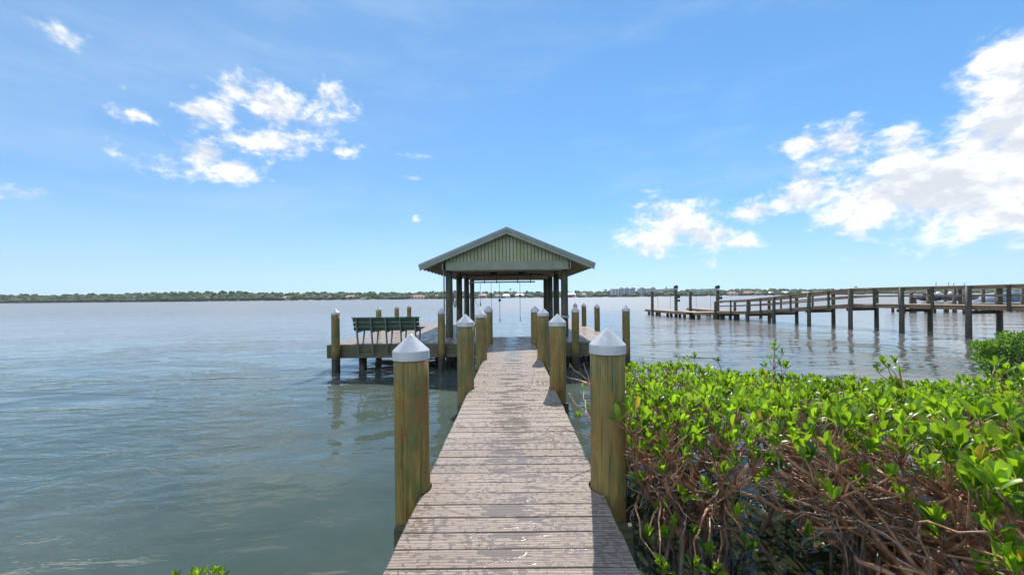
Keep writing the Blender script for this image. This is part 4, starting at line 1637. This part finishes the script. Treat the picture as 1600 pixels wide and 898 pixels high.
def shrub(i):
    g = random.Random(100 + i)
    bx_, by_ = BASES[i]
    B0 = Vector((bx_, by_, .22))
    r_ = tag(empty('mangrove_bush', (bx_, by_, 0)), BLABEL[i], 'mangrove bush', 'mangrove bushes beside the walkway')
    br, rt, tw = MB(), MB(), MB()
    lv = Leaves(200 + i)
    off = -Vector((bx_, by_, 0))
    pts = own[i]
    limbs = kgroup(pts, max(3, len(pts) // 16), g)
    nodes = []
    stems = []
    nst = 4
    for s_ in range(nst):      # a few main stems curving up from the root crown
        a = s_ * 6.28 / nst + g.uniform(-.5, .5)
        e = B0 + Vector((math.cos(a) * .28, math.sin(a) * .28, g.uniform(.22, .42)))
        q = curve(B0 + Vector((math.cos(a) * .04, math.sin(a) * .04, -.05)), e, .12, 5, g, .03)
        br.tube([p + off for p in q], [.034 - .003 * k for k in range(6)], 8)
        stems.append((e, q))
    for c_, q in limbs:
        e, _ = min(stems, key=lambda s: (s[0] - c_).length)
        node = e.lerp(Vector((c_.x, c_.y, c_.z - .16)), .78)
        node.z = min(node.z, c_.z - .15 - g.uniform(0, .1))
        cv = curve(e, node, .12, 7, g, .025)
        r0 = .011 + .0016 * math.sqrt(len(q) * 4)
        br.tube([p + off for p in cv], [r0 * (1 - .45 * k / 7) + .001 for k in range(8)], 6)
        nodes.append((node, cv))
        for c2, q2 in kgroup(q, max(1, len(q) // 4), g, 2):
            n2 = node.lerp(Vector((c2.x, c2.y, c2.z - .07)), .65)
            cv2 = curve(node, n2, .14, 4, g, .05)
            br.tube([p + off for p in cv2], [.0085, .008, .0072, .0065, .0058], 5)
            for p in q2:
                cv3 = curve(n2, p - Vector((0, 0, .01)), .10, 4, g, .05)
                br.tube([p_ + off for p_ in cv3], [.0056, .005, .0046, .0042, .0045], 5)
                ax = (p - n2).normalized() * .5 + Vector((g.uniform(-.3, .3), g.uniform(-.3, .3) , 1.0))
                lv.rosette(p + off, ax, size=g.uniform(.074, .108))
    # low leafy sprigs on thin side branches
    for p in lown[i]:
        e = min(nodes, key=lambda s: (s[0] - p).length)[1][3]
        cv = curve(e, p, .18, 7, g, .03)
        br.tube([q + off for q in cv], [.009, .008, .0072, .0066, .006, .0055, .005, .0045], 5)
        lv.rosette(p + off, Vector((g.uniform(-.5, .3), g.uniform(-.6, .2), 1)), size=g.uniform(.070, .09) if p.y > 1.85 else g.uniform(.085, .105), n=g.choice((5, 6, 7, 8)))
    # long bare limbs lying over towards the upper left
    for k in range({0: 16, 3: 34, 6: 40, 4: 18, 7: 22, 1: 8}.get(i, 4)):
        a = g.uniform(0, 6.28)
        s0 = B0 + Vector((math.cos(a) * .15 + .25, math.sin(a) * .15, g.uniform(-.1, .25)))
        e = s0 + Vector((g.uniform(-1.0, -.25), g.uniform(-.25, .55), g.uniform(.35, .85)))
        e.z = min(e.z, 1.08)
        q = curve(s0, e, .16, 9, g, .035)
        r0 = g.choice((.009, .011, .014, .019, .026))
        br.tube([t + off for t in q], [r0 * (1 - .6 * j / 9) for j in range(10)], 6)
        for j in range(4, 10, 1):
            d = ((q[min(9, j + 1)] - q[j - 1]).normalized() + Vector((g.uniform(-.8, .8), g.uniform(-.8, .8), g.uniform(-.3, 1.0)))).normalized()
            L = g.uniform(.12, .38)
            q3 = curve(q[j], q[j] + d * L, .15, 4, g, .05)
            (br if g.random() < .6 else tw).tube([t + off for t in q3], [.0065, .006, .005, .004, .003], 5, cap=False)
    # bare twigs tangled below the leaves
    nt = 190 if i in (0, 3, 6) else (110 if i in (1, 4, 7, 10) else 30)
    for k in range(nt):
        nd, cv = g.choice(nodes)
        p = cv[g.randrange(2, len(cv))]
        d = Vector((g.uniform(-1, .8), g.uniform(-1, .8), g.uniform(-.4, 1.3))).normalized()
        L = g.uniform(.10, .34)
        q = curve(p, p + d * L, .2, 5, g, .06)
        tw.tube([t + off for t in q], [.0055, .005, .0045, .004, .003, .002], 5, cap=False)
        if g.random() < .6:
            d2 = (d + Vector((g.uniform(-.8, .8), g.uniform(-.8, .8), g.uniform(-.4, .6)))).normalized()
            q2 = curve(q[3], q[3] + d2 * L * .6, .2, 4, g, .06)
            tw.tube([t + off for t in q2], [.004, .0035, .003, .0025, .002], 5, cap=False)
    # prop roots arching and dropping to the water
    nr = {0: 26, 3: 30, 6: 20}.get(i, 12)
    for k in range(nr):
        if k % 2 == 0:
            nd, cv = g.choice(nodes)
            p = cv[g.randrange(0, 5)]
            foot = Vector((p.x + g.uniform(-.12, .12), p.y + g.uniform(-.12, .12), -.3))
            q = curve(p, foot, .05, 6, g, .02)
            rr = g.uniform(.008, .015)
        else:
            a = g.uniform(0, 6.28)
            p = B0 + Vector((0, 0, g.uniform(.0, .35)))
            rd = g.uniform(.25, .75)
            foot = B0 + Vector((math.cos(a) * rd, math.sin(a) * rd, -.5))
            q = []
            for s_ in range(9):
                t = s_ / 8
                z = p.z * (1 - t ** 2.2) + foot.z * t ** 2.2 + .12 * math.sin(math.pi * t)
                q.append(Vector((p.x + (foot.x - p.x) * t ** .8, p.y + (foot.y - p.y) * t ** .8, z)))
            rr = g.uniform(.011, .019)
        rt.tube([t + off for t in q], [rr] * len(q), 6, cap=False)
    if i == 6:
        tk = MB()
        for chain, r0, r1 in ((((1452, 905, 1.95), (1455, 880, 1.98), (1478, 858, 2.0), (1503, 842, 2.05), (1510, 815, 2.1), (1500, 785, 2.1), (1486, 765, 2.12), (1468, 735, 2.15), (1462, 712, 2.2)), .030, .014),
                              (((1480, 905, 1.9), (1505, 885, 1.9), (1535, 880, 1.9), (1570, 868, 1.88), (1600, 850, 1.85)), .022, .012),
                              (((1430, 905, 1.95), (1385, 860, 2.0), (1340, 800, 2.05), (1300, 765, 2.1), (1255, 735, 2.15), (1215, 705, 2.2)), .017, .008),
                              (((1445, 905, 1.97), (1415, 865, 2.0), (1370, 800, 2.1), (1310, 740, 2.2), (1240, 700, 2.3), (1180, 688, 2.4)), .015, .007),
                              (((1405, 905, 1.9), (1380, 890, 1.92), (1345, 878, 1.95), (1335, 868, 1.97)), .016, .011)):
            pp = [at(*q) + off for q in chain]
            fine = []
            for j in range(len(pp) - 1):
                a_, b_ = pp[j], pp[j + 1]
                pa = pp[j - 1] if j else a_
                nb_ = pp[j + 2] if j + 2 < len(pp) else b_
                for t in (0, .25, .5, .75):     # smooth spline through the points
                    fine.append(.5 * (2 * a_ + (b_ - pa) * t + (2 * pa - 5 * a_ + 4 * b_ - nb_) * t * t + (3 * a_ - pa - 3 * b_ + nb_) * t ** 3))
            fine.append(pp[-1])
            m_ = len(fine) - 1
            tk.tube(fine, [(r0 + (r1 - r0) * j / m_) * g.uniform(.92, 1.08) for j in range(m_ + 1)], 9)
        tk.build('trunk', TRUNKP, r_, recalc=False)
    br.build('branches', BARK, r_, recalc=False)
    rt.build('prop_roots', BARKG, r_, recalc=False)
    tw.build('bare_twigs', TWIG, r_, recalc=False)
    lv.build('foliage', LEAF, r_)
    print('shrub', i, len(pts), len(lv.V))


for i in range(len(BASES)):
    shrub(i)

# the top of one more mangrove below the left edge of the walkway
g = random.Random(77)
c = at(312, 905, 1.95)
r_ = tag(empty('mangrove_bush', (c.x, c.y, 0)), 'mangrove tip just showing at the bottom edge left of the walkway', 'mangrove bush')
br, lv = MB(), Leaves(78)
for (px, py) in ((276, 899), (300, 902), (309, 898), (322, 894), (334, 893), (346, 893), (290, 912), (320, 912), (345, 908)):
    p = at(px, py, 1.95 + g.uniform(-.08, .08))
    p = Vector((p.x - c.x, p.y - c.y, p.z - .005))
    br.tube(curve((g.uniform(-.03, .03), 0, -.4), p, .1, 7, g, .02), [.015, .013, .011, .009, .008, .007, .006, .005], 6)
    lv.rosette(p, Vector((g.uniform(-.2, .2), g.uniform(-.2, .2), 1)), .05, 6)
br.build('branches', BARK, r_, recalc=False)
lv.build('foliage', LEAF, r_)

# small leaved shrub at the right edge
c = at(1592, 600, 5.6)
sb = tag(empty('small_leaved_shrub', (c.x + .25, 5.7, 0)), 'dense shrub of tiny dark green leaves at the right edge behind the mangroves', 'shrub')
br, lv = MB(), Leaves(91)
g = random.Random(92)
top = at(1590, 523, 5.6).z
cl = []
for k in range(34):
    a = g.uniform(0, 6.28)
    rr = math.sqrt(g.random()) * .62
    z = g.uniform(.75, top - .05 - rr * .25)
    cl.append(Vector((math.cos(a) * rr * 1.05 + .1, math.sin(a) * rr * .8, z)))
cl += [Vector((-.55, -.1, top - .17)), Vector((-.62, -.1, top - .42)), Vector((-.2, 0, top - .04)), Vector((.25, 0, top - .02)), Vector((-.5, 0, top - .55)), Vector((-.35, -.1, top - .1))]
for q in cl:
    br.tube(curve((g.uniform(-.05, .05), 0, -.1), q, .1, 6, g, .02), [.016, .014, .012, .01, .008, .006, .004], 5)
    for j in range(300):
        d = Vector((g.gauss(0, 1), g.gauss(0, 1), g.gauss(0, .7)))
        d.normalize()
        p = q + Vector((d.x * .16, d.y * .16, d.z * .085)) * g.random() ** .45
        L = g.uniform(.026, .046)
        lv.leaf(p, d + Vector((0, 0, .5)), (g.uniform(-1, 1), g.uniform(-1, 1), 1), L, L * .6, g.random() * .95)
br.build('branches', BARKG, sb, recalc=False)
lv.build('foliage', SMALLLEAF, sb)
